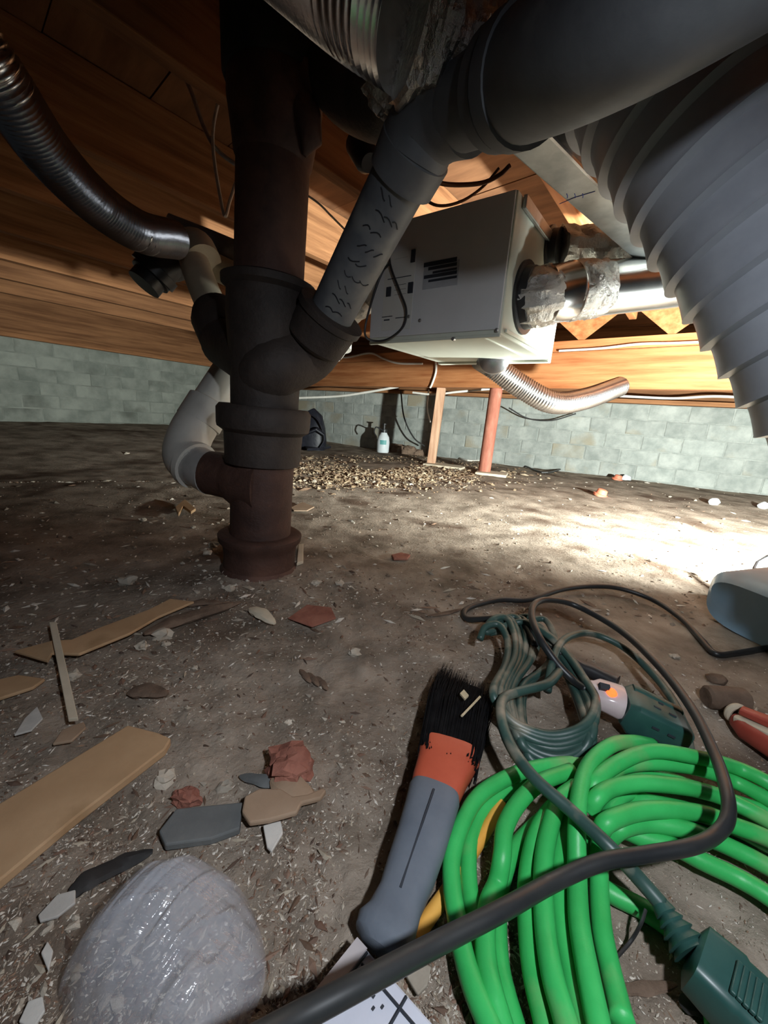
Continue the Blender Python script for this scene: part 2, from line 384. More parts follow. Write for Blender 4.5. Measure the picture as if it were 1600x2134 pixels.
# sill plates and rim over the walls
def along(a, b, off): n = Vector((-(b - a).y, (b - a).x)).normalized() * off; return a + n, b + n
la, lb = Vector((-5.4, 6.67 - 2.98 * 1.53)), Vector((-2.42, 6.67))
nl = LWN
for i, (z, h, w, off, mm, lab) in enumerate([(.98, .045, .16, .03, 'fir_shaded', 'lower flat sill plate lying on the left block wall'), (1.026, .045, .13, .0, 'fir_shaded', 'upper sill plate above the left block wall, set a little further back'),
                                             (1.072, .388, .045, -.01, 'fir_shaded', 'rim joist standing on the sill plates of the left wall')]):
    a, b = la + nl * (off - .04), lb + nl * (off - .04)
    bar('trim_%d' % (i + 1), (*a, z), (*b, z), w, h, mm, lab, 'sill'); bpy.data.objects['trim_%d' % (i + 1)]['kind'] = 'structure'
ba, bb = Vector((-2.42, 6.67)), Vector((4.6, BW(4.6))); nb = Vector((-.468, -.883))
for i, (z, h, w, off, mm, lab) in enumerate([(.742, .04, .2, .02, 'fir_shaded', 'dark sill plate lying on the back block wall'), (.783, .677, .045, -.03, 'fir_shaded', 'dark rim board above the back block wall')]):
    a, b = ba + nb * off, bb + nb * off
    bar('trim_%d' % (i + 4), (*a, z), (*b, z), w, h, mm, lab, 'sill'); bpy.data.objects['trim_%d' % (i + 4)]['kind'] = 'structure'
# truss on the beam
tr = thing('floor_truss', (*(BA + BD * 5), 1.036), 'open web orange floor truss resting on the main beam', 'truss')
a, b = BA + BD * 2.2, BB
bar('bottom_chord', (*a, 1.036), (*b, 1.036), .07, .08, 'fir', None, parent=tr)
bar('top_chord', (*a, 1.40), (*b, 1.40), .07, .055, 'fir', None, parent=tr)
for px_ in (1215, 1400, 1560):
    q = V(px_, 702, BA, BB)
    for s in (-1, 1):
        c0 = Vector((q.x, q.y, 1.118)); c1 = Vector((q.x + BD.x * .30 * s, q.y + BD.y * .30 * s, 1.36))
        w = bar('web', c0 - (c1 - c0) * .02, c1, .04, .085, 'fir', None, parent=tr)
for px_ in (1215, 1400, 1560):
    q = V(px_, 702, BA, BB); bn = Vector((BD.y, -BD.x)); bn = bn if bn.y < 0 else -bn
    e = BD.to_3d(); c0 = Vector((q.x, q.y, 1.117)) + bn.to_3d() * .022
    plab(MB().prism([c0 - e * .02, c0 + e * .02, c0 + e * .21 + Vector((0, 0, .16)), c0 - e * .21 + Vector((0, 0, .16))], bn.to_3d() * .012).build('gusset', 'fir', tr, sh=False), 'triangular orange wood gusset')
# tall boards closing the light between the webs stays dark: nothing behind but the rim
# ---- posts under the beam
p1b = BA + BD * hit(BA, BD, Vector((.40, 0)), Vector((.44, 4)))
p1 = V(905, 880, BA, BB); p2 = V(1022, 880, BA, BB)
o = MB().obox((p1.x - .042, p1.y - .03, .02), (.08, -.02, 0), (.02, .08, 0), (.03, 0, .744)).build('wood_post', 'post_wood', bevel=.004, sh=False)
tag(o, 'pale square wooden post leaning under the main beam', 'post')
o = MB().lathe((p2.x - .0, p2.y, .02), (p2.x + .012, p2.y, .764), [(0, .056), (.99, .056), (1, .05)], 24).build('steel_post', 'post_red')
tag(o, 'red-brown round post under the main beam, right of the square post', 'post')
o = MB().obox((p1.x - .09, p1.y - .13, gz(p1.x, p1.y) - .005), (.36, -.16, 0), (.09, .2, 0), (0, 0, .024)).build('footing_board', 'pale_wood', bevel=.004, sh=False)
tag(o, 'whitish footing board under the square wooden post', 'board')
o = MB().obox((p2.x - .11, p2.y - .12, gz(p2.x, p2.y) - .006), (.26, -.08, 0), (.08, .22, 0), (0, 0, .024)).build('footing_board', 'pale_wood', bevel=.004, sh=False)
tag(o, 'whitish footing board under the round red post', 'board')

# ================================================================== CAST IRON STACK
B0 = Z(540, 1195, 0); B0.z = 0
def sv(x, y): return V(x, y, (B0.x, B0.y), (B0.x + 1, B0.y))
T0 = sv(571, 300)
def ax(y):     # axis point at picture height y
    t = sv(560, y); k = (t.z - 0) / (T0.z - 0); return B0.lerp(T0, k)
st = thing('soil_stack', (B0.x, B0.y, 0), 'rusty cast iron soil stack standing in the dirt, left of centre', 'pipe')
R = .083
def seg(name, y0, y1, prof, m, lab=None, n=36):
    o = MB().lathe(ax(y0), ax(y1), prof, n).build(name, m, st)
    if lab: plab(o, lab)
    return o
bb_ = ax(1195); bb_.z = -.02
MB().lathe(bb_, ax(1110), [(0, .104), (.14, .112), (.3, .108), (.36, .100), (.62, .099), (.78, .103), (.86, .113), (.97, .115), (1, .108), (1, .09)], 40).build('base_hub', 'rust', st)
seg('lower_pipe', 1120, 940, [(0, R), (1, R)], 'rust')
seg('coupling', 968, 848, [(0, .09), (.02, .098), (.3, .1), (.55, .102), (.62, .118), (.68, .12), (.93, .121), (1, .113)], 'iron_dark', 'dark rusty coupling band round the stack')
seg('wye_body', 850, 585, [(0, .086), (.3, .088), (.55, .096), (.7, .1), (.9, .1), (.93, .112), (.98, .113), (1, .1)], 'iron_dark', 'dark cast iron wye fitting with two side inlets')
seg('upper_pipe', 600, 330, [(0, R), (1, R)], 'rust')
seg('upper_hub', 345, 150, [(0, R), (.06, .088), (.3, .094), (.5, .1), (.62, .104), (.9, .104), (1, .1)], 'rust')
t_ = ax(150); t2 = Vector((t_.x, t_.y, 1.458))
MB().lathe(ax(185), t2, [(0, .109), (.03, .113), (.45, .114), (.5, .108), (.95, .112), (1, .1)], 36).build('top_coupling', 'rubber', st)
# lump of sealant on the hub
mb = MB(); secs = []
for t, w, h in ((0, .004, .004), (.15, .026, .018), (.4, .038, .028), (.6, .032, .022), (.8, .04, .03), (1, .012, .01)):
    y = 345 - t * 205; p = ax(y); secs.append((p + Vector((.082 + .012 * math.sin(t * 9), -.045, 0)), w, h))
mb.loft(secs, 16, 2.2, (.6, -.8, 0)); plab(mb.build('sealant_lump', 'rust', st), 'lumpy rust coloured sealant')
# wye inlets
hubR = P(683, 672, .96); hubRo = P(700, 640, .93)
mb = MB(); pa = smooth([ax(800), ax(765) + Vector((.03, -.03, 0)), P(640, 735, 1.02), hubR], 6)
mb.tube(pa, [.082 - .012 * i / (len(pa) - 1) for i in range(len(pa))], 28)
mb.build('wye_inlet', 'iron_dark', st)
MB().lathe(P(655, 715, .985), P(695, 648, .935), [(0, .066), (.1, .075), (.75, .077), (.8, .083), (.97, .083), (1, .07), (1, .05)], 32).build('inlet_hub', 'iron_dark', st)
mb = MB(); pa = smooth([ax(790), ax(755) + Vector((-.03, 0, 0)), P(470, 715, 1.15)], 6); mb.tube(pa, .07, 24); mb.build('wye_inlet', 'iron_dark', st)
MB().lathe(P(478, 722, 1.15), P(448, 652, 1.2), [(0, .06), (.2, .074), (.8, .076), (1, .066)], 28).build('inlet_hub', 'iron_dark', st)
lowc = ax(1000)
MB().lathe(lowc + Vector((.02, 0, -.01)), P(438, 985, 1.13), [(0, .1), (.4, .088), (.6, .07), (.66, .064), (1, .062)], 28).build('side_inlet', 'rust', st)

# ================================================================== PVC trap pipe, left
pt = thing('drain_pipe', P(400, 1010, 1.14), 'white plastic drain pipe with elbow joining the lower stack from the left', 'pipe')
pts = sm([(520, 715, 1.30), (480, 775, 1.28), (420, 868, 1.24)], 1.2)
MB().tube(pts, .055, 24).build('upper_pipe', 'pvc_white', pt)
el = sm([(432, 850, 1.245), (398, 905, 1.22), (388, 950, 1.19), (412, 976, 1.16)], 1.2)
MB().tube(el, .064, 28).build('elbow', 'pvc_white', pt)
MB().lathe(P(440, 838, 1.25), P(412, 884, 1.235), [(0, .058), (.05, .067), (.95, .068), (1, .06)], 28).build('collar', 'pvc_white', pt)
MB().lathe(P(402, 967, 1.17), P(411, 972, 1.162), [(0, .07), (1, .07)], 28).build('ring', 'pvc_white', pt)
plab(MB().lathe(P(404, 968, 1.168), P(446, 990, 1.125), [(0, .06), (1, .06)], 28).build('nipple', 'clear_pipe', pt), 'greyish short pipe nipple')
# left upper tan pipes
tp = thing('vent_tee', P(390, 560, 1.3), 'dusty tan plastic tee and branch pipes behind the stack, under the flexible duct', 'pipe')
MB().tube(sm([(400, 530, 1.30), (420, 590, 1.26), (462, 690, 1.2)], 1.2), .046, 22).build('branch_pipe', 'pvc_tan', tp)
MB().tube(sm([(380, 525, 1.32), (408, 515, 1.31), (425, 545, 1.285)], 1.2), .055, 22).build('elbow', 'pvc_tan', tp)
MB().tube(sm([(400, 530, 1.34), (440, 552, 1.35), (540, 600, 1.37)], 1.3), .043, 20).build('side_pipe', 'pvc_tan', tp)
MB().lathe(P(345, 545, 1.34), P(400, 525, 1.32), [(0, .058), (.1, .066), (.9, .066), (1, .058)], 26).build('tee_body', 'abs', tp)
pb = thing('cleanout_fitting', P(310, 570, 1.33), 'black plastic cleanout fitting under the end of the flexible duct', 'pipe')
MB().lathe(P(358, 525, 1.30), P(318, 572, 1.30), [(0, .05), (.3, .06), (.7, .06), (.72, .07), (1, .07)], 26).build('body', 'black_plastic', pb)
MB().lathe(P(322, 568, 1.30), P(300, 594, 1.29), [(0, .06), (.4, .06), (.45, .05), (1, .05)], 26).build('plug', 'black_plastic', pb)
MB().tube(sm([(350, 480, 1.34), (430, 510, 1.38), (540, 555, 1.42)], 1.3), .05, 20).build('rear_pipe', 'abs', pb)

# ================================================================== ABS pipe over the camera
ab = thing('drain_line', P(690, 655, .93), 'dusty dark grey drain pipe rising from the stack wye and crossing overhead', 'pipe')
lowA, lowB = P(690, 655, .935), P(845, 352, .70)
o = MB().lathe(lowA, lowB, [(0, .052), (1, .052)], 32).build('riser_pipe', 'abs', ab)
d_ = (lowB - lowA).normalized(); rr = d_.cross(CP - lowA).normalized(); uu = rr.cross(d_)
if uu.dot(CP - lowA) < 0: uu = -uu
mb = MB()
for i in range(9):
    c = lowA.lerp(lowB, .12 + i * .095)
    for j in range(2 + i % 2):
        a = -.35 + .35 * j + .1 * math.sin(i * 3); w = .35 + .1 * math.sin(i * 2 + j)
        q = [c + (rr * math.sin(a + w * s) + uu * math.cos(a + w * s)) * .0527 + d_ * (.006 * math.sin(i + s * 3)) for s in (0, .25, .5, .75, 1)]
        mb.tube(q, .0011, 4)
mb.build('printed_marks', 'abs_print', ab)
plab(MB().lathe(P(838, 372, .71), P(872, 300, .665), [(0, .05), (0.02, .062), (.9, .064), (1, .058)], 32).build('riser_coupling', 'abs', ab), 'grey coupling at the top of the riser')
MB().tube(sm([(862, 322, .675), (885, 270, .65), (930, 235, .62), (980, 218, .585)], .6), .061, 32).build('elbow', 'abs', ab)
MB().tube(sm([(950, 228, .60), (1060, 180, .51), (1110, 155, .475)], .6), .053, 32).build('crossing_pipe', 'abs', ab)
MB().lathe(P(1042, 188, .525), P(1105, 158, .475), [(0, .054), (.03, .065), (.45, .066), (.5, .06), (.55, .068), (1, .068)], 32).build('coupling', 'abs', ab)
MB().tube(sm([(1095, 162, .48), (1200, 100, .40), (1330, 15, .34), (1480, -90, .30), (1700, -240, .27), (2000, -430, .26)], .4), .062, 32).build('near_pipe', 'abs', ab)
plab(MB().lathe(P(862, 372, .735), P(905, 335, .71), [(0, .022), (.2, .028), (.8, .028), (1, .02)], 18).build('cleanout_tab', 'pvc_tan', ab), 'pale stub on the elbow')
# dark duct boot hanging behind the foil joint
db = thing('duct_boot', P(760, 180, .78), 'dark round duct elbow hanging under the foil-taped joint', 'duct')
MB().tube(sm([(700, 150, .84), (740, 185, .80), (800, 200, .74), (840, 150, .68)], .7), .068, 28).build('body', 'iron_dark', db)
MB().tube(sm([(745, 240, .78), (790, 225, .735), (815, 180, .70)], .7), .012, 10).build('seam_strip', 'steel', db)
MB().lathe(P(770, 340, .92), P(745, 300, .95), [(0, .02), (.2, .03), (1, .03)], 18).build('outlet', 'black_plastic', db)

# ================================================================== flexible ducts
def flex(name, pts, r, pitch, amp, m, label, segn=26, saw=False, parent=None, per=4):
    pts = resample(pts, pitch / per)
    if saw:
        def rf(L, i):
            t = (L / pitch) % 1.0
            return r + amp * (t ** 1.3 if t < .86 else (1 - t) / .14)
    else: rf = lambda L, i: r + amp * math.sin(2 * math.pi * L / pitch)
    o = MB().tube(pts, r, segn, rf=rf).build(name, m, parent, ang=85 if not saw else 50)
    if label: tag(o, label, 'duct')
    return o
flex('flexible_duct', sm([(-420, -420, .62), (-280, -200, .58), (-160, -40, .58), (-60, 90, .62), (0, 172, .66), (100, 318, .77), (200, 422, .90), (290, 482, 1.02), (365, 500, 1.14)], 1, 14), .047, .0075, .0022, 'alu_flex', 'shiny corrugated aluminium duct curving down at the upper left edge')
fF = thing('foil_duct', P(720, 20, .55), 'silver corrugated flexible duct with foil-taped end at top centre', 'duct')
fp = sm([(470, -250, .60), (600, -150, .575), (745, -38, .55), (862, 36, .54)], .55, 14)
flex('flexible_tube', fp, .078, .0115, .003, 'alu_flex', None, 40, parent=fF)
def crumple(name, p0, p1, r0, r1, parent, amp=.012, n=26, sg=44, seed=1, m='foil'):
    mb = MB()
    if isinstance(p0, list): pts = smooth(p0, max(2, n // (len(p0) - 1))); n = len(pts)
    else: p0, p1 = Vector(p0), Vector(p1); pts = [p0.lerp(p1, i / (n - 1)) for i in range(n)]
    def rf(L, i):
        b = r0 + (r1 - r0) * i / (n - 1)
        return lambda a: b + amp * (noise.noise(Vector((math.cos(a) * 2.2, math.sin(a) * 2.2, i * .22 + seed * 9))) + .6 * abs(noise.noise(Vector((math.cos(a) * 5, math.sin(a) * 5, i * .5 + seed * 5)))))
    mb.tube(pts, r0, sg, rf=rf); return mb.build(name, m, parent, ang=22)
crumple('foil_tape', P(848, 30, .54), P(1010, 105, .585), .082, .066, fF, .018, seed=2)
crumple('foil_patch', P(850, 140, .60), P(800, 200, .66), .045, .035, fF, .012, seed=3)
# ribbed grey duct on the right
flex('ribbed_duct', sm([(1180, -110, .70), (1325, 92, .60), (1460, 278, .565), (1600, 480, .54), (1745, 690, .52), (1900, 930, .50), (2050, 1200, .48)], .6, 16), .114, .052, .013, 'rib_grey', 'big grey ribbed flexible duct filling the upper right', 56, saw=True, per=16)
# rectangular sheet metal duct
rd = thing('sheet_metal_duct', Z(1150, 420, .95), 'galvanised rectangular duct running back to the right above the white box', 'duct')
e0, e1 = Z(985, 275, .95), Z(1352, 580, .95); f0, f1 = Z(1072, 262, .95), Z(1350, 488, .95)
dd = (e1 - e0).normalized(); sd = Vector((dd.y, -dd.x, 0)); w_ = max(.09, (f0 - e0).dot(sd))
o_ = e0 - dd * .12; Lr = (e1 - e0).length + .14; bv = .018
prof = [Vector((0, 0)), Vector((w_ - 0, 0))]
poly = [(-.0, bv), (bv, 0), (w_, 0), (w_, .085), (0, .085)]
mb = MB(); mb.prism([o_ + sd * a + Vector((0, 0, b)) for a, b in poly], dd * Lr); mb.build('duct_body', 'galv', rd, sh=False, bevel=.002)
mb = MB(); mb.obox(o_ + sd * (w_ - .003) + Vector((0, 0, -.003)), dd * Lr, sd * .005, (0, 0, .005)); mb.build('seam', 'galv_shiny', rd, sh=False)
mb = MB(); c = Z(1190, 405, .9495)
for k in range(3):
    q = c + dd * (.01 * k) + sd * (.012 * (k - 1)); mb.tube([q + dd * .008, q + sd * .004, q - dd * .008 + sd * .006], .0009, 4)
mb.tube([c + dd * .02 - sd * .035, c + dd * .016, c + dd * .02 + sd * .04], .0008, 4)
plab(mb.build('marker_scribble', 'blue_ink', rd), 'blue marker scribble')
crumple('foil_tape', P(1325, 500, 1.10), P(1400, 535, 1.18), .050, .055, rd, .012, seed=6)

# ================================================================== VENTILATION BOX
N0 = Vector((.269, 1.11, .70)); av = Vector((-.354, .26, 0)).normalized(); bvv = Vector((av.y, -av.x, 0))
if bvv.dot(Vector((.294, .355, 0))) < 0: bvv = -bvv
LA, LB, HH = .44, .46, .325
hv = thing('ventilation_box', N0 + av * LA / 2 + bvv * LB / 2, 'white metal heat recovery ventilation box hung under the joists', 'ventilator')
MB().obox(N0, av * LA, bvv * LB, (0, 0, HH)).build('cabinet', 'cream', hv, sh=False, bevel=.004)
fo = -bvv     # outward of the front
MB().obox(N0 + fo * .006 + av * .004 + Vector((0, 0, .012)), av * (LA - .008), -fo * .0058, (0, 0, HH - .014)).build('front_panel', 'cream_panel', hv, sh=False, bevel=.002)
def onf(s, z, w, h, name, m, t=.0015, base=.0062, par=None):      # rectangle on the front, s from the right edge
    return MB().obox(N0 + fo * (base + t) + av * s + Vector((0, 0, z)), av * w, -fo * t, (0, 0, h)).build(name, m, par or hv, sh=False)
FA, FB = N0.xy + fo.xy * .0065, N0.xy + av.xy + fo.xy * .0065
def fpix(x, y):
    q = V(x, y, FA, FB); return ((q - N0).dot(av), q.z - N0.z)
def quad(px0, px1, name, m, t=.0015, base=.0062, par=None):
    s0, z0 = fpix(*px0); s1, z1 = fpix(*px1)
    return onf(min(s0, s1), min(z0, z1), abs(s1 - s0), abs(z1 - z0), name, m, t, base, par)
rating = plab(quad((958, 540), (880, 604), 'rating_plate', 'sticker'), 'grey rating plate of small print')
for i in range(5):
    mb = quad((952, 545 + i * 8.6), (884 + (i % 3) * 9, 548.5 + i * 8.8), 'print_line', 'ink', .0004, .0077, rating)
decal = plab(quad((868, 516), (795, 690), 'control_decal', 'decal_light', .0012), 'pale control sticker')
quad((867, 520), (857, 548), 'switch', 'ink', .004, .0074, decal)
quad((862, 588), (851, 612), 'switch', 'ink', .004, .0074, decal); quad((816, 598), (806, 619), 'switch', 'ink', .004, .0074, decal)
for a, b in (((850, 535), (822, 541)), ((857, 575), (808, 582)), ((846, 592), (822, 595)), ((846, 602), (822, 605)), ((846, 612), (822, 615)), ((818, 658), (796, 662)), ((812, 665), (800, 669)), ((846, 660), (824, 664))):
    quad(a, b, 'print_line', 'ink', .0004, .0074, decal)
for x, y in ((875, 668), (1035, 688), (852, 660)):
    s, z = fpix(x, y); c = N0 + av * s + Vector((0, 0, z)) + fo * .006
    MB().lathe(c, c + fo * .004, [(0, .005), (.7, .005), (1, .003)], 10).build('screw', 'steel', hv)
# bottom lip, latch, side rails
MB().obox(N0 + fo * .002 + Vector((0, 0, -.006)), av * LA, bvv * .012, (0, 0, .008)).build('bottom_lip', 'cream', hv, sh=False, bevel=.002)
MB().obox(N0 + bvv * (LB - .02) - av * .004 + Vector((0, 0, -.008)), av * LA, bvv * .03, (0, 0, HH + .006)).build('rear_flange', 'cream', hv, sh=False, bevel=.002)
MB().obox(N0 + bvv * .01 + av * .05 + Vector((0, 0, -.004)), av * (LA - .1), bvv * (LB - .06), (0, 0, .006)).build('drain_pan', 'cream', hv, sh=False, bevel=.002)
MB().obox(N0 - av * .003 + bvv * .02 + Vector((0, 0, .008)), -av * .006, bvv * (LB - .05), (0, 0, .01)).build('side_rail', 'cream', hv, sh=False, bevel=.002)
s, z = fpix(945, 706); c = N0 + av * s + fo * .004
MB().lathe(c + Vector((0, 0, -.006)), c + Vector((0, 0, -.006)) + fo * .008, [(0, .006), (1, .005)], 10).build('latch', 'steel', hv)
ob = N0 - av * .002 + Vector((0, 0, HH))
mb = MB(); mb.obox(ob + bvv * .03 + Vector((0, 0, -.03)), -av * .01, bvv * .36, (0, 0, .03)); plab(mb.build('hanger_rail', 'galv', hv, sh=False, bevel=.002), 'galvanised hanging rail')
sA, sB = N0.xy - av.xy * .001, N0.xy + bvv.xy - av.xy * .001
def port(nm, px0, px1, r, dd1, d2):
    c0 = V(*px0, sA, sB)
    mb = MB(); q = c0 - av * .03
    mb.lathe(c0 + av * .002, q, [(0, r * 1.30), (.25, r * 1.30), (.3, r * 1.12), (.9, r * 1.08), (1, r * .9)], 32); mb.build('port_collar', 'black_plastic', hv)
    return c0
c1 = port('a', (1094, 622), None, .072, 0, 0); c2 = port('b', (1148, 522), None, .05, 0, 0)
ex = thing('exhaust_duct', c1 - av * .1, 'shiny round metal duct with foil joints leaving the right side of the white box', 'duct')
q0 = c1 - av * .02; q1 = P(1165, 612, depth(c1) * 1.0); q2 = P(1235, 603, depth(c1) * 1.02); q3 = P(1640, 565, depth(c1) * 1.16)
crumple('foil_joint', [c1, c1 - av * .03, c1.lerp(P(1150, 615, depth(c1)), .62) - av * .012, P(1150, 615, depth(c1) * .985)], None, .074, .074, ex, .010, 16, seed=11)
MB().lathe(P(1132, 617, depth(c1) * .99), P(1190, 608, depth(c1) * 1.0), [(0, .0745), (.06, .077), (.12, .0745), (.88, .0745), (.94, .077), (1, .0745)], 40).build('sleeve', 'galv_shiny', ex)
crumple('foil_joint', P(1180, 609, depth(c1) * 1.0), P(1250, 602, depth(c1) * 1.02), .075, .074, ex, .008, 18, seed=14)
MB().lathe(P(1238, 603, depth(c1) * 1.02), q3, [(0, .072), (1, .072)], 44).build('round_pipe', 'galv_shiny', ex)
sx = thing('supply_duct', c2 - av * .05, 'foil-wrapped short duct on the rear right port of the white box', 'duct')
crumple('foil_joint', c2 - av * .02, P(1300, 518, depth(c2) * 1.02), .056, .06, sx, .012, 30, seed=21)
# left side ducts of the box
lx = thing('return_duct', P(750, 620, 1.45), 'short crinkled foil duct on the left side of the white box', 'duct')
crumple('foil_joint', P(795, 590, 1.36), P(715, 650, 1.50), .055, .06, lx, .012, 22, seed=31)
MB().lathe(P(770, 610, 1.40), P(760, 618, 1.415), [(0, .066), (1, .066)], 28).build('clamp_ring', 'galv_shiny', lx)
# cord on the box front
mb = MB(); ofs = [(812, 440, .03), (810, 500, .02), (813, 552, .015), (832, 605, .015), (846, 645, .015), (840, 680, .015), (812, 705, .015), (785, 711, .02), (763, 703, .04), (762, 675, .05), (780, 610, .03), (797, 566, .02), (813, 548, .02)]
pa = [V(x, y, FA + fo.xy * o2, FB + fo.xy * o2) for x, y, o2 in ofs]
o = mb.tube(smooth(pa, 8), .0035, 8).build('power_cord', 'black_cable'); tag(o, 'thin black cord looped against the front of the white box', 'cord')
# insulated flex going under the beam
flex('condensate_duct', [N0 + av * .16 + bvv * .36 + Vector((0, 0, .0))] + sm([(1005, 748, 1.92), (1030, 765, 1.96), (1085, 805, 1.98), (1150, 838, 2.0), (1215, 832, 2.1), (1290, 806, 2.3)], 2, 14), .055, .013, .0026, 'alu_flex', 'silvery flexible duct sagging below the white box in front of the beam', 24)
# wall of the joist bay behind the box: hanger board
o = bar('backer_board', P(700, 700, 1.95), P(790, 690, 1.9), .02, .16, 'fir', 'orange plywood scrap behind the left side of the white box', 'board')
MBk = thing('waste_fitting', P(712, 690, 1.6), 'white plastic pipe fitting behind the stack wye, left of the white box', 'pipe')
MB().lathe(P(712, 655, 1.5), P(708, 728, 1.5), [(0, .03), (.1, .042), (.35, .042), (.4, .034), (.6, .034), (.65, .044), (1, .044)], 20).build('body', 'pvc_white', MBk)
MB().tube(sm([(708, 720, 1.5), (690, 740, 1.52), (660, 735, 1.55)], 1.5), .034, 16).build('bend', 'pvc_white', MBk)

# ================================================================== cables
def cable(name, px_, d, r, m, label, cat='cable', seg=8):
    o = MB().tube(sm(px_, d, 8), r, seg).build(name, m); return tag(o, label, cat)
def bcable(px_, r, m, label, off=.055):
    n = Vector((BD.y, -BD.x)); n = n if n.y < 0 else -n
    A, B = BA + n * off, BB + n * off
    o = MB().tube(smooth([V(x, y, A, B) for x, y in px_], 8), r, 8).build('beam_cable', m); return tag(o, label, 'cable')
bcable([(1165, 731), (1250, 726), (1330, 717), (1400, 715), (1480, 712), (1560, 712), (1640, 714)], .008, 'white_cable', 'white cable stapled along the main beam right of the white box')
bcable([(660, 742), (720, 745), (770, 736), (800, 748), (830, 757), (880, 758)], .01, 'white_cable', 'white cable drooping across the beam under the left of the white box')
bcable([(908, 750), (908, 775), (900, 800), (896, 808)], .011, 'white_cable', 'short white cable end hanging down the beam above the square post')
cable('armored_cable', [(380, 150, 1.25), (400, 195, 1.25), (425, 265, 1.28), (455, 315, 1.3), (520, 362, 1.34)], 1.3, .0065, 'armor', 'grey armoured cable hanging behind the stack top, left side')
cable('white_cable', [(460, 190, 1.28), (445, 260, 1.28), (445, 320, 1.28), (457, 400, 1.28), (469, 450, 1.27), (480, 415, 1.28), (500, 365, 1.3), (540, 330, 1.33)], 1.3, .0055, 'white_cable', 'pale cable hanging in a V loop left of the rusty stack')
cable('thin_wire', [(630, 400, 1.4), (665, 425, 1.4), (690, 450, 1.42), (720, 480, 1.45)], 1.4, .0035, 'white_cable', 'thin pale wire between the stack and the grey riser pipe')
cable('brown_cable', [(870, 365, 1.0), (930, 384, 1.1), (1000, 382, 1.15), (1040, 365, 1.15), (1062, 345, 1.12)], 1.1, .006, 'brown_cable', 'dark brown cable sagging above the white box, upper one')
cable('brown_cable', [(865, 400, 1.05), (910, 428, 1.1), (960, 420, 1.15), (1005, 390, 1.18), (1040, 350, 1.15)], 1.1, .004, 'brown_cable', 'thin brown wire sagging just above the white box top')
cable('white_cable', [(600, 830, 4.6), (700, 826, 4.5), (760, 818, 4.4), (830, 806, 4.3)], 4.5, .013, 'white_cable', 'pale cable strung below the beam left of the square post')
cable('white_cable', [(860, 818, 4.1), (905, 822, 4.0), (960, 816, 3.9), (1060, 810, 3.9), (1180, 824, 3.9), (1280, 825, 3.7), (1400, 830, 3.6), (1500, 826, 3.4), (1640, 836, 3.2)], 4, .011, 'white_cable', 'pale cable strung below the beam across both posts')
cable('white_cable', [(893, 812, 4.2), (890, 850, 4.2), (896, 880, 4.25)], 4, .008, 'white_cable', 'thin pale cable dangling beside the square post')
cable('black_wire', [(835, 815, 4.9), (842, 870, 4.9), (862, 912, 4.9), (885, 930, 4.9)], 4.9, .009, 'black_cable', 'dark wire hanging against the back wall left of the square post')
cable('black_wire', [(1060, 850, 4.3), (1100, 872, 4.3), (1150, 876, 4.2), (1200, 862, 4.1)], 4.2, .007, 'black_cable', 'dark wire drooping against the back wall under the silvery duct')
o = MB().tube(smooth([G(918, 922, .02), G(935, 942, .012), G(968, 958, .012), G(1010, 960, .012), G(1090, 962, .012), G(1180, 968, .012), G(1260, 985, .012)], 6), .011, 6).build('floor_cable', 'white_cable'); tag(o, 'pale cable lying on the dirt behind the two posts', 'cable')
o = MB().tube(smooth([G(1040, 958, .012), G(1090, 970, .012), G(1140, 985, .012), G(1200, 970, .012), G(1300, 990, .012)], 6), .009, 6).build('floor_cable', 'black_cable'); tag(o, 'dark cable lying on the dirt right of the round red post', 'cable')
# blue tape and insulation upper right
q = V(1500, 688, BA, BB); n = Vector((BD.y, -BD.x)); n = n if n.y < 0 else -n
o = MB().obox((q.x + n.x * .06, q.y + n.y * .06, q.z), (BD * .09).to_3d(), (n * .01).to_3d(), (0, 0, .022)).build('tape_scrap', 'tape_blue', sh=False); tag(o, 'scrap of blue tape on the truss near the ribbed duct', 'tape')
# insulation batt and pipes at the far upper right corner
def lump(name, m, c, rad, label, cat, seedv, amp=.35, sub=3, parent=None, rough_=False):
    import bmesh
    bm = bmesh.new(); bmesh.ops.create_icosphere(bm, subdivisions=sub, radius=1)
    for v in bm.verts:
        k = 1 + amp * noise.noise(v.co * 1.8 + Vector((seedv, 0, 0))) + amp * .4 * noise.noise(v.co * 4.5 + Vector((0, seedv, 0)))
        if rough_: v.co = Vector((round(v.co.x * 2.2) / 2.2, round(v.co.y * 2.2) / 2.2, round(v.co.z * 2.2) / 2.2)) * .45 + v.co * .55
        v.co = Vector((v.co.x * rad[0], v.co.y * rad[1], v.co.z * rad[2])) * k
    me = bpy.data.meshes.new(name); bm.to_mesh(me); bm.free(); me.materials.append(M[m])
    if not rough_: me.polygons.foreach_set('use_smooth', [True] * len(me.polygons))
    o = bpy.data.objects.new(name, me); COL.objects.link(o); o.location = c
    if parent: o.parent = parent; o.location = Vector(c) - parent_loc(parent)
    if label: tag(o, label, cat)
    return o
lump('insulation_batt', 'insulation', P(1610, 110, .98), (.07, .1, .16), 'yellow fibre insulation tuck at the upper right corner', 'insulation', 4)
cable('copper_pipe', [(1500, 20, .92), (1540, 120, .95), (1552, 200, 1.0), (1560, 320, 1.05)], 1, .011, 'steel', 'slim dull metal pipe behind the ribbed duct at upper right', 'pipe', 12)

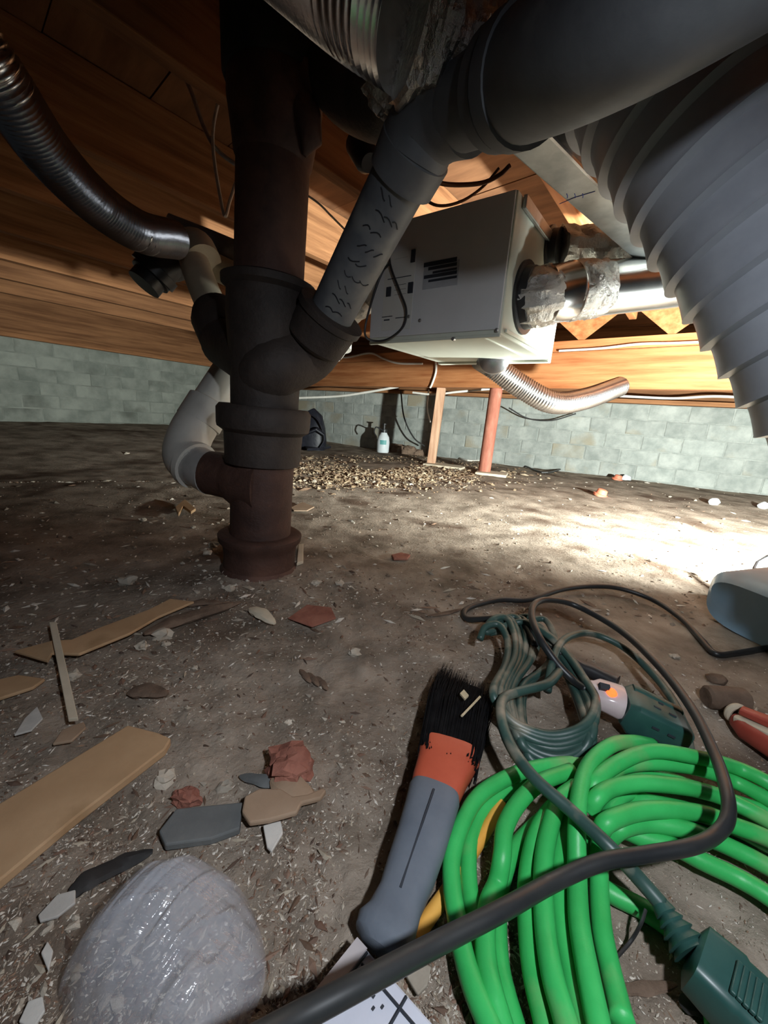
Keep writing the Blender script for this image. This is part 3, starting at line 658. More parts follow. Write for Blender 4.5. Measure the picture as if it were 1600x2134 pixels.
# ================================================================== LAMP AND TUB at the right edge
wl = thing('work_light', (LAMP.x, LAMP.y, gz(LAMP.x, LAMP.y)), 'bright work light standing on the dirt at the right edge', 'lamp')
g0 = gz(LAMP.x, LAMP.y)
ld_ = Vector((-.62, .75, 0)).normalized(); ls = Vector((ld_.y, -ld_.x, 0))
MB().lathe((LAMP.x, LAMP.y, g0 - .01), (LAMP.x, LAMP.y, g0 + .05), [(0, .09), (.5, .085), (1, .03)], 24).build('base', 'black_plastic', wl)
MB().lathe(LAMP - ld_ * .09, LAMP - ld_ * .035, [(0, .05), (.3, .075), (1, .085)], 28).build('head', 'black_plastic', wl)
MB().lathe(LAMP - ld_ * .035, LAMP - ld_ * .032, [(0, .07), (1, .07)], 28).build('lens', 'led_face', wl)
MB().tube(smooth([G(1597, 1228, .004), G(1597, 1228, .05), P(1600, 1160, depth(G(1597, 1228))), Vector((LAMP.x - .06, LAMP.y, LAMP.z))], 6), .006, 8).build('handle', 'black_plastic', wl)
MB().tube([Vector((LAMP.x, LAMP.y, g0 + .04)) - ld_ * .06, LAMP - ld_ * .06], .015, 12).build('stem', 'black_plastic', wl)
tub = thing('plastic_tub', G(1580, 1330), 'pale blue plastic tub lying at the right edge in front of the light', 'tub')
c0 = G(1650, 1335); tx = Vector((.9, .25, 0)).normalized(); ty = Vector((-tx.y, tx.x, 0))
mb = MB(); c0 = Vector((1.06, .92, gz(1.06, .92)))
mb.loft([(c0 + ty * 0 + tx * -.16 + Vector((0, 0, .075)), .10, .06), (c0 + tx * -.145 + Vector((0, 0, .08)), .118, .078), (c0 + tx * .2 + Vector((0, 0, .085)), .13, .085)], 36, 3.2)
mb.build('tub_body', 'blue_tub', tub)
mb = MB(); mb.loft([(c0 + tx * .19 + Vector((0, 0, .085)), .137, .092), (c0 + tx * .215 + Vector((0, 0, .085)), .137, .092)], 36, 3.2); mb.build('rim', 'blue_tub', tub)

# ================================================================== FOREGROUND: hose
HR = .0094
strL = [
 [(1240, 1582, 1), (1202, 1587, 1), (1097, 1605, 1), (1009, 1649, 1), (966, 1710, 1), (942, 1784, 1), (942, 1850, 1), (952, 1916, 1), (966, 1990, 1), (987, 2060, 1), (1018, 2134, 1)],
 [(1215, 1600, 0), (1189, 1603, 0), (1110, 1622, 0), (1057, 1645, 0), (1004, 1690, 0), (981, 1745, 0), (975, 1806, 0), (981, 1880, 0), (1000, 1960, 0), (1018, 2050, 0), (1038, 2134, 0)],
 [(1190, 1606, 2), (1127, 1630, 2), (1084, 1668, 2), (1053, 1722, 2), (1046, 1784, 2), (1036, 1840, 1), (1018, 1885, 1), (1011, 1950, 1), (1014, 2010, 1), (1026, 2070, 1), (1044, 2134, 1)],
 [(1190, 1670, 0), (1145, 1697, 0), (1094, 1745, 0), (1062, 1790, 0), (1042, 1850, 0), (1036, 1930, 0), (1040, 2010, 0), (1052, 2070, 0), (1070, 2134, 0)],
 [(1170, 1668, 1), (1138, 1700, 1), (1114, 1749, 1), (1099, 1828, 1), (1099, 1916, 1), (1110, 2025, 1), (1136, 2134, 1)],
 [(1200, 1640, 2), (1165, 1670, 2), (1143, 1735, 2), (1132, 1806, 2), (1134, 1916, 2), (1149, 2025, 2), (1180, 2134, 2)],
 [(1215, 1660, 1), (1185, 1690, 1), (1167, 1762, 1), (1163, 1830, 1), (1171, 1937, 1), (1193, 2047, 1), (1215, 2134, 1)],
 [(1360, 1552, 1), (1320, 1546, 2), (1276, 1552, 3), (1232, 1587, 3), (1210, 1640, 3), (1202, 1719, 3), (1202, 1806, 2), (1206, 1916, 2), (1224, 2025, 2), (1246, 2134, 2)],
 [(1330, 1640, 1), (1289, 1662, 1), (1265, 1705, 1), (1250, 1762, 1), (1248, 1850, 1), (1254, 1937, 1), (1272, 2025, 1), (1298, 2134, 1)],
 [(1255, 1735, 0), (1222, 1775, 0), (1235, 1830, 0), (1275, 1862, 0), (1337, 1893, 0), (1394, 1933, 0), (1440, 1985, 0), (1480, 2060, 0), (1500, 2160, 0)]]
strR = [
 [(1225, 1655, 2), (1240, 1630, 3), (1272, 1600, 3), (1329, 1572, 3), (1381, 1566, 3), (1473, 1583, 3), (1534, 1600, 2), (1600, 1631, 2), (1680, 1690, 1)],
 [(1262, 1622, 2), (1294, 1598, 2), (1360, 1590, 2), (1425, 1596, 2), (1473, 1607, 2), (1525, 1627, 1), (1600, 1666, 1), (1680, 1720, 1)],
 [(1228, 1690, 2), (1245, 1662, 3), (1276, 1642, 3), (1337, 1632, 3), (1425, 1640, 3), (1486, 1655, 2), (1534, 1675, 2), (1600, 1710, 2), (1690, 1770, 1)],
 [(1280, 1600, 1), (1320, 1604, 1), (1390, 1622, 0), (1440, 1640, 0), (1520, 1668, 0), (1620, 1700, 0)],
 [(1250, 1735, 2), (1265, 1714, 3), (1316, 1694, 3), (1381, 1687, 3), (1469, 1697, 2), (1525, 1719, 2), (1600, 1748, 2), (1690, 1800, 1)],
 [(1270, 1745, 1), (1295, 1726, 2), (1347, 1716, 2), (1425, 1728, 2), (1504, 1758, 1), (1600, 1806, 1), (1680, 1860, 1)],
 [(1262, 1728, 0), (1294, 1728, 1), (1337, 1745, 1), (1403, 1764, 1), (1460, 1793, 1), (1534, 1828, 1), (1600, 1867, 1), (1680, 1930, 1)],
 [(1275, 1660, 0), (1300, 1664, 0), (1359, 1673, 1), (1440, 1690, 0), (1530, 1725, 0), (1620, 1770, 0)]]
def gp(s): return [G(x, y, HR + l * .0155) for x, y, l in s]
mb = MB()
paths = [gp(s) for s in strL]; rp_ = [gp(s) for s in strR]
def tail(p, n=2): return (p[-1] - p[-2]).normalized()
# pair the strands with return bends outside the frame so the coil is continuous
pairs = [(0, 3), (1, 2), (4, 7), (5, 6)]
done = set()
for a, b in pairs:
    A, B = paths[a], paths[b]; da, dbb = tail(A), tail(B)
    mid = (A[-1] + B[-1]) / 2 + (da + dbb) * .05; mid.z = max(HR, mid.z)
    mb.tube(smooth(A + [A[-1] + da * .045, mid + (A[-1] - B[-1]) * .2, mid + (B[-1] - A[-1]) * .2, B[-1] + dbb * .045] + B[::-1], 8), HR, 14); done |= {a, b}
for i, p in enumerate(paths):
    if i not in done: mb.tube(smooth(p, 8), HR, 14)
for a, b in [(0, 6), (1, 5), (2, 4)]:
    A, B = rp_[a], rp_[b]; da, dbb = tail(A), tail(B)
    mid = (A[-1] + B[-1]) / 2 + (da + dbb) * .06
    mb.tube(smooth(A + [A[-1] + da * .06, mid + (A[-1] - B[-1]) * .2, mid + (B[-1] - A[-1]) * .2, B[-1] + dbb * .06] + B[::-1], 8), HR, 14)
for i in (3, 7): mb.tube(smooth(rp_[i], 8), HR, 14)
o = mb.build('garden_hose', 'hose', ang=180); tag(o, 'bright green garden hose coiled on the dirt at the lower right', 'hose')

# ---- extension cord bundle
ec = thing('extension_cord', G(1140, 1470), 'dark green extension cord coiled in a long bundle above the green hose', 'cord')
CR = .0070
cen = []
rng = random.Random(5)
pts = []
turns = 8
for t in range(turns):
    jx = rng.uniform(-1, 1); top = 1296 + rng.uniform(-5, 16); bot = 1512 + t * 11 + rng.uniform(-4, 4)
    lx0 = 996 + t * 14 + rng.uniform(-4, 4); lift = .006 + (turns - 1 - t) * .005
    loop = [(lx0, top + 26, .02), (lx0 + 12, top, .035), (lx0 + 40, top - 4, .04), (lx0 + 58, top + 30, .03), (lx0 + 52 + jx * 8, top + 78, .022), (1026 + t * 9 + jx * 8, 1432 + rng.uniform(-10, 10), .03),
            (1040 + t * 8, bot - 42, .02), (1078 + t * 5, bot - 4, .012), (1150 + t * 2, bot + 18, .012), (1216 - t * 1 + jx * 4, bot - 2, .018), (1240 - t * 2 + jx * 5, bot - 50, .03), (1222 - t * 5 + jx * 8, 1425, .03), (1180 - t * 4 + jx * 10, 1366, .03),
            (1136 - t * 3 + jx * 10, 1322, .036), (1080 + jx * 14, 1296, .03)]
    pts += [G(x, y, z + lift * .8) for x, y, z in loop]
MB().tube(smooth(pts, 6), CR, 10).build('coiled_bundle', 'cord', ec, ang=180)
e1 = [(1115, 1345, .05), (1090, 1300, .06), (1055, 1288, .05), (1010, 1290, .03), (974, 1290, .012), (967, 1276, .01), (985, 1263, .01), (1040, 1250, .012), (1100, 1250, .012), (1170, 1229, .02), (1230, 1222, .025), (1290, 1226, .025), (1360, 1250, .02), (1420, 1290, .012), (1462, 1334, .01), (1490, 1362, .008), (1530, 1362, .006), (1600, 1350, .006)]
plab(MB().tube(smooth([G(*a) for a in e1], 8), CR, 10).build('loose_end', 'cord_dark', ec, ang=180), 'loose dark end of the cord looping on the dirt')
e4 = [(1140, 1440, .05), (1150, 1385, .07), (1168, 1340, .07), (1200, 1322, .06), (1240, 1322, .05), (1300, 1350, .04), (1360, 1405, .02), (1405, 1465, .012), (1430, 1530, .008), (1440, 1580, .006)]
MB().tube(smooth([G(*a) for a in e4], 8), CR, 10).build('loose_loop', 'cord', ec, ang=180)
e3 = [(1165, 1400, .07), (1140, 1425, .07), (1085, 1440, .07), (1050, 1455, .07), (1043, 1490, .07), (1062, 1550, .07), (1110, 1618, .075), (1190, 1690, .075), (1270, 1765, .075), (1330, 1830, .06), (1378, 1885, .05)]
e3p = smooth([G(*a) for a in e3], 8)
MB().tube(e3p, CR * 1.05, 12).build('plug_lead', 'cord', ec, ang=180)
# plug at lower right
a0 = G(1372, 1880, .05); a1 = G(1440, 1985, .045); a2 = G(1620, 2160, .03)
def lr(a, b, t): return a.lerp(b, t)
mb = MB(); mb.loft([(a0, .007, .007), (lr(a0, a1, .25), .0095, .009), (lr(a0, a1, .27), .0075, .0075), (lr(a0, a1, .42), .0115, .011), (lr(a0, a1, .46), .009, .009), (lr(a0, a1, .62), .014, .013), (lr(a0, a1, .66), .0105, .0105), (lr(a0, a1, .84), .016, .015), (lr(a0, a1, .87), .012, .012), (a1, .016, .015)], 16, 2.6)
mb.build('strain_relief', 'plug_green', ec)
mb = MB(); mb.loft([(a1, .016, .014), (lr(a1, a2, .06), .026, .018), (lr(a1, a2, .5), .028, .02), (lr(a1, a2, .55), .026, .019), (lr(a1, a2, .95), .026, .019), (a2, .022, .016)], 20, 5)
pbody = mb.build('plug_body', 'plug_green', ec)
dp = (a2 - a1).normalized(); dr = dp.cross(Vector((0, 0, 1))).normalized(); du = dr.cross(dp)
for k in range(5):
    c = lr(a1, a2, .40 + k * .07) + du * .0195 + dr * .006
    MB().obox(c - dr * .016, dr * .03, dp * .004, du * .0035).build('grip_rib', 'plug_green', pbody, sh=False, bevel=.001)
# ---- black cord: big loop in front, ends in the lit plug
bc = thing('power_cord', G(1250, 1470), 'thick black power cord arching over the green hose to a lit clear plug', 'cord')
e2 = [(1222, 1438, .055), (1195, 1418, .06), (1160, 1382, .075), (1125, 1330, .09), (1108, 1285, .10), (1115, 1258, .10), (1145, 1250, .095), (1200, 1262, .09), (1290, 1312, .085), (1370, 1385, .085), (1440, 1475, .088), (1488, 1570, .09), (1514, 1650, .092), (1516, 1705, .094), (1490, 1740, .095), (1440, 1764, .096), (1350, 1780, .097), (1250, 1797, .099), (1150, 1840, .10), (1050, 1895, .11), (900, 1972, .125), (750, 2052, .14), (610, 2126, .15), (480, 2200, .16)]
MB().tube(smooth([G(*a) for a in e2], 10), .0068, 14).build('cord', 'cord_dark', bc, ang=180)
k0, k1, k2, k3 = G(1216, 1432, .052), G(1300, 1466, .045), G(1296, 1468, .045), G(1425, 1530, .02)
mb = MB(); mb.loft([(k0, .011, .011), (lr(k0, k1, .2), .016, .015), (lr(k0, k1, .35), .028, .018), (lr(k0, k1, .9), .032, .02), (k1, .028, .018)], 20, 3.2); lplug = plab(mb.build('lit_plug', 'clear_plug', bc), 'pinkish clear plug with glowing light')
c = lr(k0, k1, .62) + Vector((-.006, -.012, .016)); MB().lathe(c, c + Vector((0, -.006, .007)), [(0, .008), (.6, .008), (1, .004)], 12).build('neon_light', 'neon', lplug)
c = lr(k0, k1, .42) + Vector((-.004, -.012, .016)); MB().obox(c - Vector((.008, 0, 0)), (.014, -.005, 0), (.0, -.004, .007), (.003, .01, .004)).build('metal_contact', 'ink', lplug, sh=False)
tt = thing('triple_tap', G(1360, 1530), 'dark green three-way outlet block beside the lit plug', 'outlet')
mb = MB(); mb.loft([(k2, .028, .02), (lr(k2, k3, .12), .036, .028), (lr(k2, k3, .85), .034, .026), (k3, .026, .018)], 20, 7); tbody = mb.build('outlet_body', 'plug_green', tt)
kd = (k3 - k2).normalized(); kr = kd.cross(Vector((0, 0, 1))).normalized(); ku = kr.cross(kd)
for t, s, w in ((.42, .028, 1), (.66, .028, 1), (.54, .010, .7)):
    c = lr(k2, k3, t) + ku * .0245 + kr * (s - .02)
    MB().obox(c - kd * .005, kd * .010 * w, kr * .0028, ku * .0036).build('slot', 'ink', tbody, sh=False)
    c = lr(k2, k3, t) + kr * .0345 + ku * (s - .022)
    MB().obox(c - kd * .005, kd * .010 * w, ku * .003, kr * .002).build('slot', 'ink', tbody, sh=False)
mb = MB(); mb.loft([(lr(k2, k3, .1) - kr * .02 + ku * .024, .009, .006), (lr(k2, k3, .9) - kr * .02 + ku * .022, .009, .006)], 14, 3); mb.build('top_ridge', 'plug_green', tt)
q0 = lr(k2, k3, .05) - kr * .03 + ku * .01
bk = thing('cord_connector', G(1240, 1400), 'black cord connector lying behind the lit plug', 'plug')
mb = MB(); mb.loft([(G(1195, 1378, .05), .008, .008), (G(1215, 1392, .05), .012, .011), (G(1235, 1400, .048), .012, .012), (G(1285, 1425, .045), .016, .014)], 16, 2.6); mb.build('body', 'black_plastic', bk)
MB().tube(smooth([G(1195, 1378, .05), G(1170, 1362, .055), G(1140, 1350, .05), G(1120, 1330, .04)], 6), .007, 10).build('lead', 'cord_dark', bk)

# ================================================================== BRUSH
br = thing('hand_brush', G(890, 1720), 'hand brush with grey grip, red collar and black bristles lying on the dirt', 'brush')
hz = .035
h0, h1 = G(790, 1985, .026), G(905, 1650, .034); f1 = G(935, 1570, .038); t1 = G(965, 1420, .022)
mb = MB(); secs = []
for t, w, h in ((0, .017, .010), (.03, .027, .015), (.08, .029, .017), (.14, .024, .016), (.25, .022, .017), (.4, .025, .019), (.6, .027, .02), (.8, .029, .02), (.95, .031, .019), (1, .029, .017)):
    p = h0.lerp(h1, t); secs.append((p + Vector((.004 * math.sin(t * 3), 0, .002)), w, h))
mb.loft(secs, 24, 2.8); grip = mb.build('grip', 'grey_grip', br)
rx = (h1 - h0).cross(Vector((0, 0, 1))).normalized()
mb = MB(); mb.tube([h0.lerp(h1, t) + Vector((0, 0, .0165 + .006 * min(1, t * 1.4))) + rx * .002 for t in (.25, .4, .5, .6, .7, .8, .9)], .0014, 6); mb.build('grip_seam', 'ink', grip)
mb = MB(); mb.loft([(h1.lerp(f1, -.1), .028, .016), (h1.lerp(f1, .1), .031, .018), (h1.lerp(f1, .5), .034, .019), (f1, .041, .021), (f1.lerp(t1, .04), .040, .020)], 24, 3.2); plab(mb.build('collar', 'red_plastic', br), 'red-orange plastic collar')
mb = MB(); mb.loft([(f1.lerp(t1, -.08), .036, .017), (f1.lerp(t1, .3), .042, .017), (f1.lerp(t1, .65), .044, .014), (f1.lerp(t1, .9), .036, .008)], 20, 3); mb.build('bristle_core', 'bristle', br)
mb = MB(); bd = (t1 - f1); bx = bd.cross(Vector((0, 0, 1))).normalized(); bu = bx.cross(bd.normalized())
for i in range(1700):
    u = random.uniform(-1, 1); v = random.uniform(-1, 1); s0 = f1 + bx * (u * .039) + bu * (v * .018) - bd * random.uniform(0, .13)
    ln = random.uniform(.75, 1.18) * (1 - .1 * u)
    s1 = f1 + bd * ln * .55 + bx * (u * .046 + random.uniform(-.003, .003)) + bu * (v * .02 + random.uniform(-.002, .004))
    s2 = f1 + bd * ln + bx * (u * .05 + .006 + random.uniform(-.007, .007)) + bu * (v * .015 - .004)
    s2.z = max(s2.z, gz(s2.x, s2.y) + .003)
    w = bx * .0007; w2 = bu * .0007
    mb.add([s0 - w, s0 + w, s1 + w, s1 - w, s2], [(0, 1, 2, 3), (3, 2, 4)])
    mb.add([s0 - w2, s0 + w2, s1 + w2, s1 - w2, s2], [(0, 1, 2, 3), (3, 2, 4)])
o = mb.build('bristles', 'bristle', br, sh=False); o['kind'] = 'stuff'
o = MB().tube([G(962, 1492, .062), G(985, 1468, .058), G(1000, 1452, .055)], .0018, 6).build('straw', 'straw'); tag(o, 'short yellow straw stuck across the black bristles', 'straw')
o = MB().prism([G(x, y, .062) for x, y in ((958, 1448), (966, 1440), (976, 1452), (968, 1460))], (0, 0, .003)).build('wood_flake', 'straw', sh=False); tag(o, 'tiny yellow flake resting on the black bristles', 'flake')
# yellow stick
o = MB().tube([G(862, 1955, .009), G(950, 1832, .007), G(1045, 1675, .006)], .0075, 8).build('yellow_stick', 'yellow_wood', ang=60); tag(o, 'yellow-orange wooden stick lying under the green hose', 'stick')
# carton under the brush
ct = thing('printed_carton', G(745, 2080), 'white printed carton with line markings under the brush at the bottom edge', 'carton')
k = Z(742, 1962, .03); ea = (Z(560, 2190, .03) - k); eb = (Z(925, 2170, .03) - k)
kz = gz(k.x, k.y)
MB().obox(k - Vector((0, 0, .03 - kz - .002)), ea, eb, (0, 0, .026)).build('carton_body', 'paper', ct, sh=False, bevel=.002)
tz = Vector((0, 0, kz + .002 + .026 - .03))
MB().obox(k + tz + eb * .01, ea * 1.0, eb * .13, (0, 0, .0012)).build('border_strip', 'paper_pink', ct, sh=False)
for s, e in (((.02, .16), (1, .16)), ((.12, .18), (.12, .98)), ((.02, .62), (1, .66))):
    p = k + tz + ea * s[0] + eb * s[1]; q = k + tz + ea * e[0] + eb * e[1]; MB().tube([p + Vector((0, 0, .0008)), q + Vector((0, 0, .0008))], .0012, 4).build('printed_line', 'ink', ct)
for i in range(5):
    p = k + tz + ea * (.2 + .06 * (i % 2)) + eb * (.3 + .05 * i) + Vector((0, 0, .0005)); MB().obox(p, ea * .03, eb * .02, (0, 0, .0006)).build('printed_mark', 'ink', ct, sh=False)
MB().obox(k + tz + ea * .52 + eb * .34, ea * .5, eb * .14, (0, 0, .0012)).build('tape_strip', 'card', ct, sh=False)

# ================================================================== flat scraps on the dirt
def slab(name, poly, th, m, label, cat, up=.004, warp=0.0):
    ps = [G(x, y, up) for x, y in poly]
    zm = max(gz(p.x, p.y) for p in ps) * .5 + sum(gz(p.x, p.y) for p in ps) / len(ps) * .5
    ps = [Z(x, y, zm + up) for x, y in poly]
    o = MB().prism(ps, (0, 0, th)).build(name, m, sh=False, bevel=min(.002, th * .3)); return tag(o, label, cat)
slab('veneer_board', [(-60, 1730), (268, 1525), (330, 1541), (357, 1553), (345, 1575), (160, 1720), (0, 1856), (-60, 1900)], .012, 'tan_board', 'broad tan board with cut corner at the left edge', 'board', .012)
slab('veneer_strip', [(30, 1362), (110, 1340), (150, 1338), (215, 1310), (310, 1275), (355, 1252), (405, 1258), (330, 1290), (270, 1325), (165, 1368), (110, 1366), (100, 1383)], .006, 'tan_board', 'long torn tan veneer strip crossed by a thin stick', 'veneer', .014)
slab('veneer_scrap', [(-30, 1428), (40, 1412), (95, 1420), (70, 1438), (0, 1461), (-30, 1470)], .006, 'tan_board', 'small tan veneer scrap at the left edge below the thin stick', 'veneer', .008)
o = MB().obox(G(103, 1302, .028), G(143, 1505, .026) - G(103, 1302, .028), (.012, .003, 0), (0, 0, .006)).build('thin_stick', 'pale_wood', sh=False, bevel=.001); tag(o, 'thin pale stick lying across the torn veneer strip', 'stick')
def splinter(pxs, r, label, m='rot_wood', name='wood_splinter'):
    p = smooth([G(x, y, r * .7) for x, y in pxs], 6); n = len(p)
    o = MB().tube(p, r, 8, rf=lambda L, i: (lambda a: r * (1 - .75 * abs(2 * i / (n - 1) - 1) ** 3) * (1 + .3 * noise.noise(Vector((math.cos(a) * 2, math.sin(a) * 2, i * .4))))), flat=.55).build(name, m, ang=30)
    return tag(o, label, 'wood')
splinter([(300, 1322), (360, 1298), (430, 1275), (498, 1256)], .018, 'grey rotted wood splinter lying against the torn veneer strip')
splinter([(385, 1262), (420, 1256), (462, 1256)], .011, 'short rotted splinter above the torn veneer strip')
splinter([(520, 1268), (545, 1280), (572, 1300)], .016, 'pale cracked wood chunk at the right end of the veneer strip', 'pale_wood')
splinter([(265, 1445), (305, 1440), (350, 1447)], .014, 'dark ribbed bark strip in the middle left dirt')
for i, (x, y) in enumerate(((625, 1395), (642, 1402), (660, 1410))): splinter([(x, y), (x + 12, y + 14), (x + 22, y + 28)], .006, ['left', 'middle', 'right'][i] + ' of three parallel brown wood splinters in the centre dirt')
splinter([(500, 1617), (550, 1628), (592, 1640)], .008, 'dark thin slat lying left of the brick fragment', 'slate')
splinter([(565, 1625), (610, 1645), (655, 1668)], .016, 'brown wood scrap just below the brick fragment', 'card')
slab('cardboard_scrap', [(510, 1668), (540, 1652), (585, 1652), (610, 1668), (640, 1664), (672, 1650), (680, 1655), (668, 1672), (628, 1682), (618, 1702), (560, 1718), (520, 1724), (504, 1700)], .007, 'card', 'brown cardboard scrap shaped like an axe head', 'cardboard', .016)
slab('slate_tile', [(332, 1745), (368, 1698), (506, 1684), (500, 1740), (440, 1762), (345, 1775)], .01, 'slate', 'flat grey tile piece above the clear plastic', 'tile', .004)
splinter([(140, 1872), (180, 1838), (250, 1802), (318, 1774)], .010, 'dark round stick running behind the clear plastic', 'rubber', 'dark_stick')
splinter([(1100, 1285), (1000, 1270), (900, 1284)], .004, 'thin twig left of the loose cord loop', 'rot_wood', 'twig') if False else None
splinter([(890, 1284), (930, 1278), (966, 1268)], .006, 'thin twig pointing left from the loose cord loop', 'rot_wood', 'twig')
o = lump('brick_fragment', 'brick', G(600, 1596, .018), (.032, .026, .02), 'reddish brick fragment in the lit dirt left of the brush', 'brick', 3, .45, rough_=True); 
o = lump('brick_fragment', 'brick', G(390, 1662, .008), (.018, .01, .011), 'small striped brick fragment above the flat grey tile', 'brick', 8, .45, rough_=True)
slab('paper_scrap', [(80, 1912), (120, 1868), (158, 1858), (158, 1885), (120, 1915), (84, 1925)], .003, 'paper_scrap', 'torn cream paper scrap left of the clear plastic', 'paper', .012)
slab('paper_scrap', [(30, 1535), (52, 1500), (78, 1475), (90, 1500), (66, 1525)], .003, 'paper_scrap', 'torn pale scrap below the thin stick at the left', 'paper', .012)
slab('paper_scrap', [(110, 1555), (130, 1525), (175, 1508), (180, 1520), (150, 1548)], .004, 'card', 'brown curled scrap at the lower end of the thin stick', 'cardboard', .012)
slab('paper_scrap', [(40, 2134), (60, 2090), (90, 2080), (95, 2110), (70, 2150)], .003, 'paper_scrap', 'yellowish paper scrap at the bottom left corner', 'paper', .01)
slab('paper_scrap', [(86, 1990), (100, 1965), (112, 1985), (102, 2030)], .003, 'paper_scrap', 'narrow pale paper sliver left of the clear plastic', 'paper', .012)
slab('paper_scrap', [(840, 2030), (880, 2010), (898, 2020), (890, 2060), (870, 2080)], .004, 'stone_pale', 'whitish flake right of the printed carton under the black cord', 'flake', .006)
slab('paper_scrap', [(548, 1725), (585, 1715), (590, 1740), (566, 1780), (556, 1770)], .004, 'paper_scrap', 'grey curled flake below the cardboard scrap', 'flake', .01)
slab('wood_flake', [(365, 1062), (385, 1045), (408, 1065), (398, 1072), (382, 1060), (372, 1078)], .012, 'tan_board', 'bent tan wood flake left of the stack base', 'flake', .012)
slab('wood_flake', [(815, 1160), (835, 1155), (855, 1160), (848, 1168), (820, 1168)], .008, 'brick', 'flat reddish flake right of the stack base', 'flake', .004)
slab('wood_flake', [(605, 1060), (630, 1048), (655, 1058), (640, 1066), (612, 1066)], .006, 'card', 'brown wood flake right of the lower stack', 'flake', .006)
slab('wood_flake', [(618, 1180), (622, 1140), (632, 1138), (632, 1175)], .01, 'pale_wood', 'pale upright wood chip against the base hub', 'flake', .002)
slab('rust_patch', [(600, 1290), (640, 1262), (690, 1268), (700, 1290), (650, 1308)], .003, 'brick', 'flat rusty red patch of crumbled brick below the stack', 'flake', .003)
# distinct stones
for i, (x, y, r, lab) in enumerate([(268, 1210, .022, 'large pale stone in the dark dirt left of the stack base'), (335, 1320, .019, 'white stone just below the torn veneer strip'), (295, 1347, .012, 'small cream stone left of the white stone'),
        (345, 1342, .008, 'small round grey pebble under the white stone'), (152, 1407, .012, 'round tan stone beside the thin stick'), (432, 1152, .013, 'white chip against the left of the base hub'), (445, 1135, .018, 'tan stone leaning on the base hub'),
        (298, 1083, .014, 'round yellowish stone left of the stack, near the bent flake'), (402, 1338 - 240, .01, 'small stone between the bent flake and the base hub'), (660, 1214, .012, 'pale stone right of the base hub'), (708, 1216, .012, 'second pale stone further right of the base hub'),
        (738, 1360, .012, 'cream stone alone in the middle of the lit dirt'), (406, 1391, .006, 'small round pale pebble in the middle left dirt'), (265, 945 - 0, .02, 'tiny white stone far left near the wall foot'),
        (1405, 1368, .009, 'pale snail-like chip right of the loose cord'), (480, 1225, .014, 'grey stone below the base hub'), (600, 1505, .006, 'white pebble in the lit dirt above the brick'), (470, 1640, .01, 'white flake stone left of the dark thin slat'), (345, 1622, .012, 'white chip at the corner of the broad tan board')]):
    lump('stone', 'stone_pale', G(x, y, r * .35), (r, r * .85, r * .6), lab, 'stone', i * 3.1, .7, 2, rough_=True)
# three clusters of alike small stones as individuals
import bmesh
chipm = []
for i in range(5):
    bm = bmesh.new(); bmesh.ops.create_icosphere(bm, subdivisions=1, radius=1)
    for v in bm.verts: v.co = v.co * (1 + .9 * noise.noise(v.co * 1.6 + Vector((i * 7, 0, 0)))); v.co.z *= .55
    me = bpy.data.meshes.new('pebble'); bm.to_mesh(me); bm.free(); me.materials.append(M['stone_pale']); chipm.append(me)
def scatter(n, x0, x1, y0, y1, r0, r1, label, group, seedv):
    rg = random.Random(seedv)
    for i in range(n):
        x, y = rg.uniform(x0, x1), rg.uniform(y0, y1); r = rg.uniform(r0, r1)
        o = bpy.data.objects.new('pebble', chipm[rg.randrange(5)]); COL.objects.link(o); o.location = G(x, y, r * .25); o.scale = (r, r * rg.uniform(.5, 1), r); o.rotation_euler = (0, 0, rg.uniform(0, 6))
        tag(o, label, 'pebble', group)
scatter(60, 330, 760, 1330, 1640, .002, .0048, 'small pale pebble in the lit dirt between the boards and the brush', 'pebbles in the lit dirt', 1)
scatter(26, 380, 480, 1080, 1240, .004, .009, 'small pebble heaped around the left of the base hub', 'pebbles by the base hub', 2)
scatter(36, 620, 960, 952, 1015, .010, .020, 'tan stone in the rubble in front of the posts', 'rubble before the posts', 3)
scatter(24, 20, 330, 1880, 2120, .003, .007, 'small pale pebble in the dark corner left of the clear plastic', 'pebbles by the plastic', 4)
scatter(14, 1180, 1590, 1005, 1110, .008, .014, 'small pale stone on the glaring dirt in front of the back wall', 'stones on the glaring dirt', 6)

# ---- crumbs nobody could count
def crumbs(name, n, samp, r0, r1, m, label, seedv, longf=.35):
    rg = random.Random(seedv); mb = MB(); V_ = []; F_ = []
    for i in range(n):
        x, y = samp(rg); r = r0 * (r1 / r0) ** (rg.random() ** 2.2) * max(.72, min(1.2, math.hypot(x, y) / .7)); z = gz(x, y) + r * .2
        a = rg.uniform(0, 6.28); l = r * (rg.uniform(1.6, 3.4) if rg.random() < longf else rg.uniform(.8, 1.5)); ca, sa = math.cos(a), math.sin(a)
        w = r * rg.uniform(.4, .9); h = r * rg.uniform(.3, .8); tz = rg.uniform(-.3, .3) * l
        b = len(V_)
        V_ += [(x + ca * l, y + sa * l, z + tz), (x - ca * l, y - sa * l, z - tz), (x - sa * w, y + ca * w, z), (x + sa * w, y - ca * w, z), (x, y, z + h), (x, y, z - h)]
        F_ += [(b + 4, b, b + 2), (b + 4, b + 2, b + 1), (b + 4, b + 1, b + 3), (b + 4, b + 3, b), (b + 5, b + 2, b), (b + 5, b + 1, b + 2), (b + 5, b + 3, b + 1), (b + 5, b, b + 3)]
    me = bpy.data.meshes.new(name); me.from_pydata(V_, [], F_); me.update(); me.materials.append(M[m])
    o = bpy.data.objects.new(name, me); COL.objects.link(o); tag(o, label, 'debris', kind='stuff')
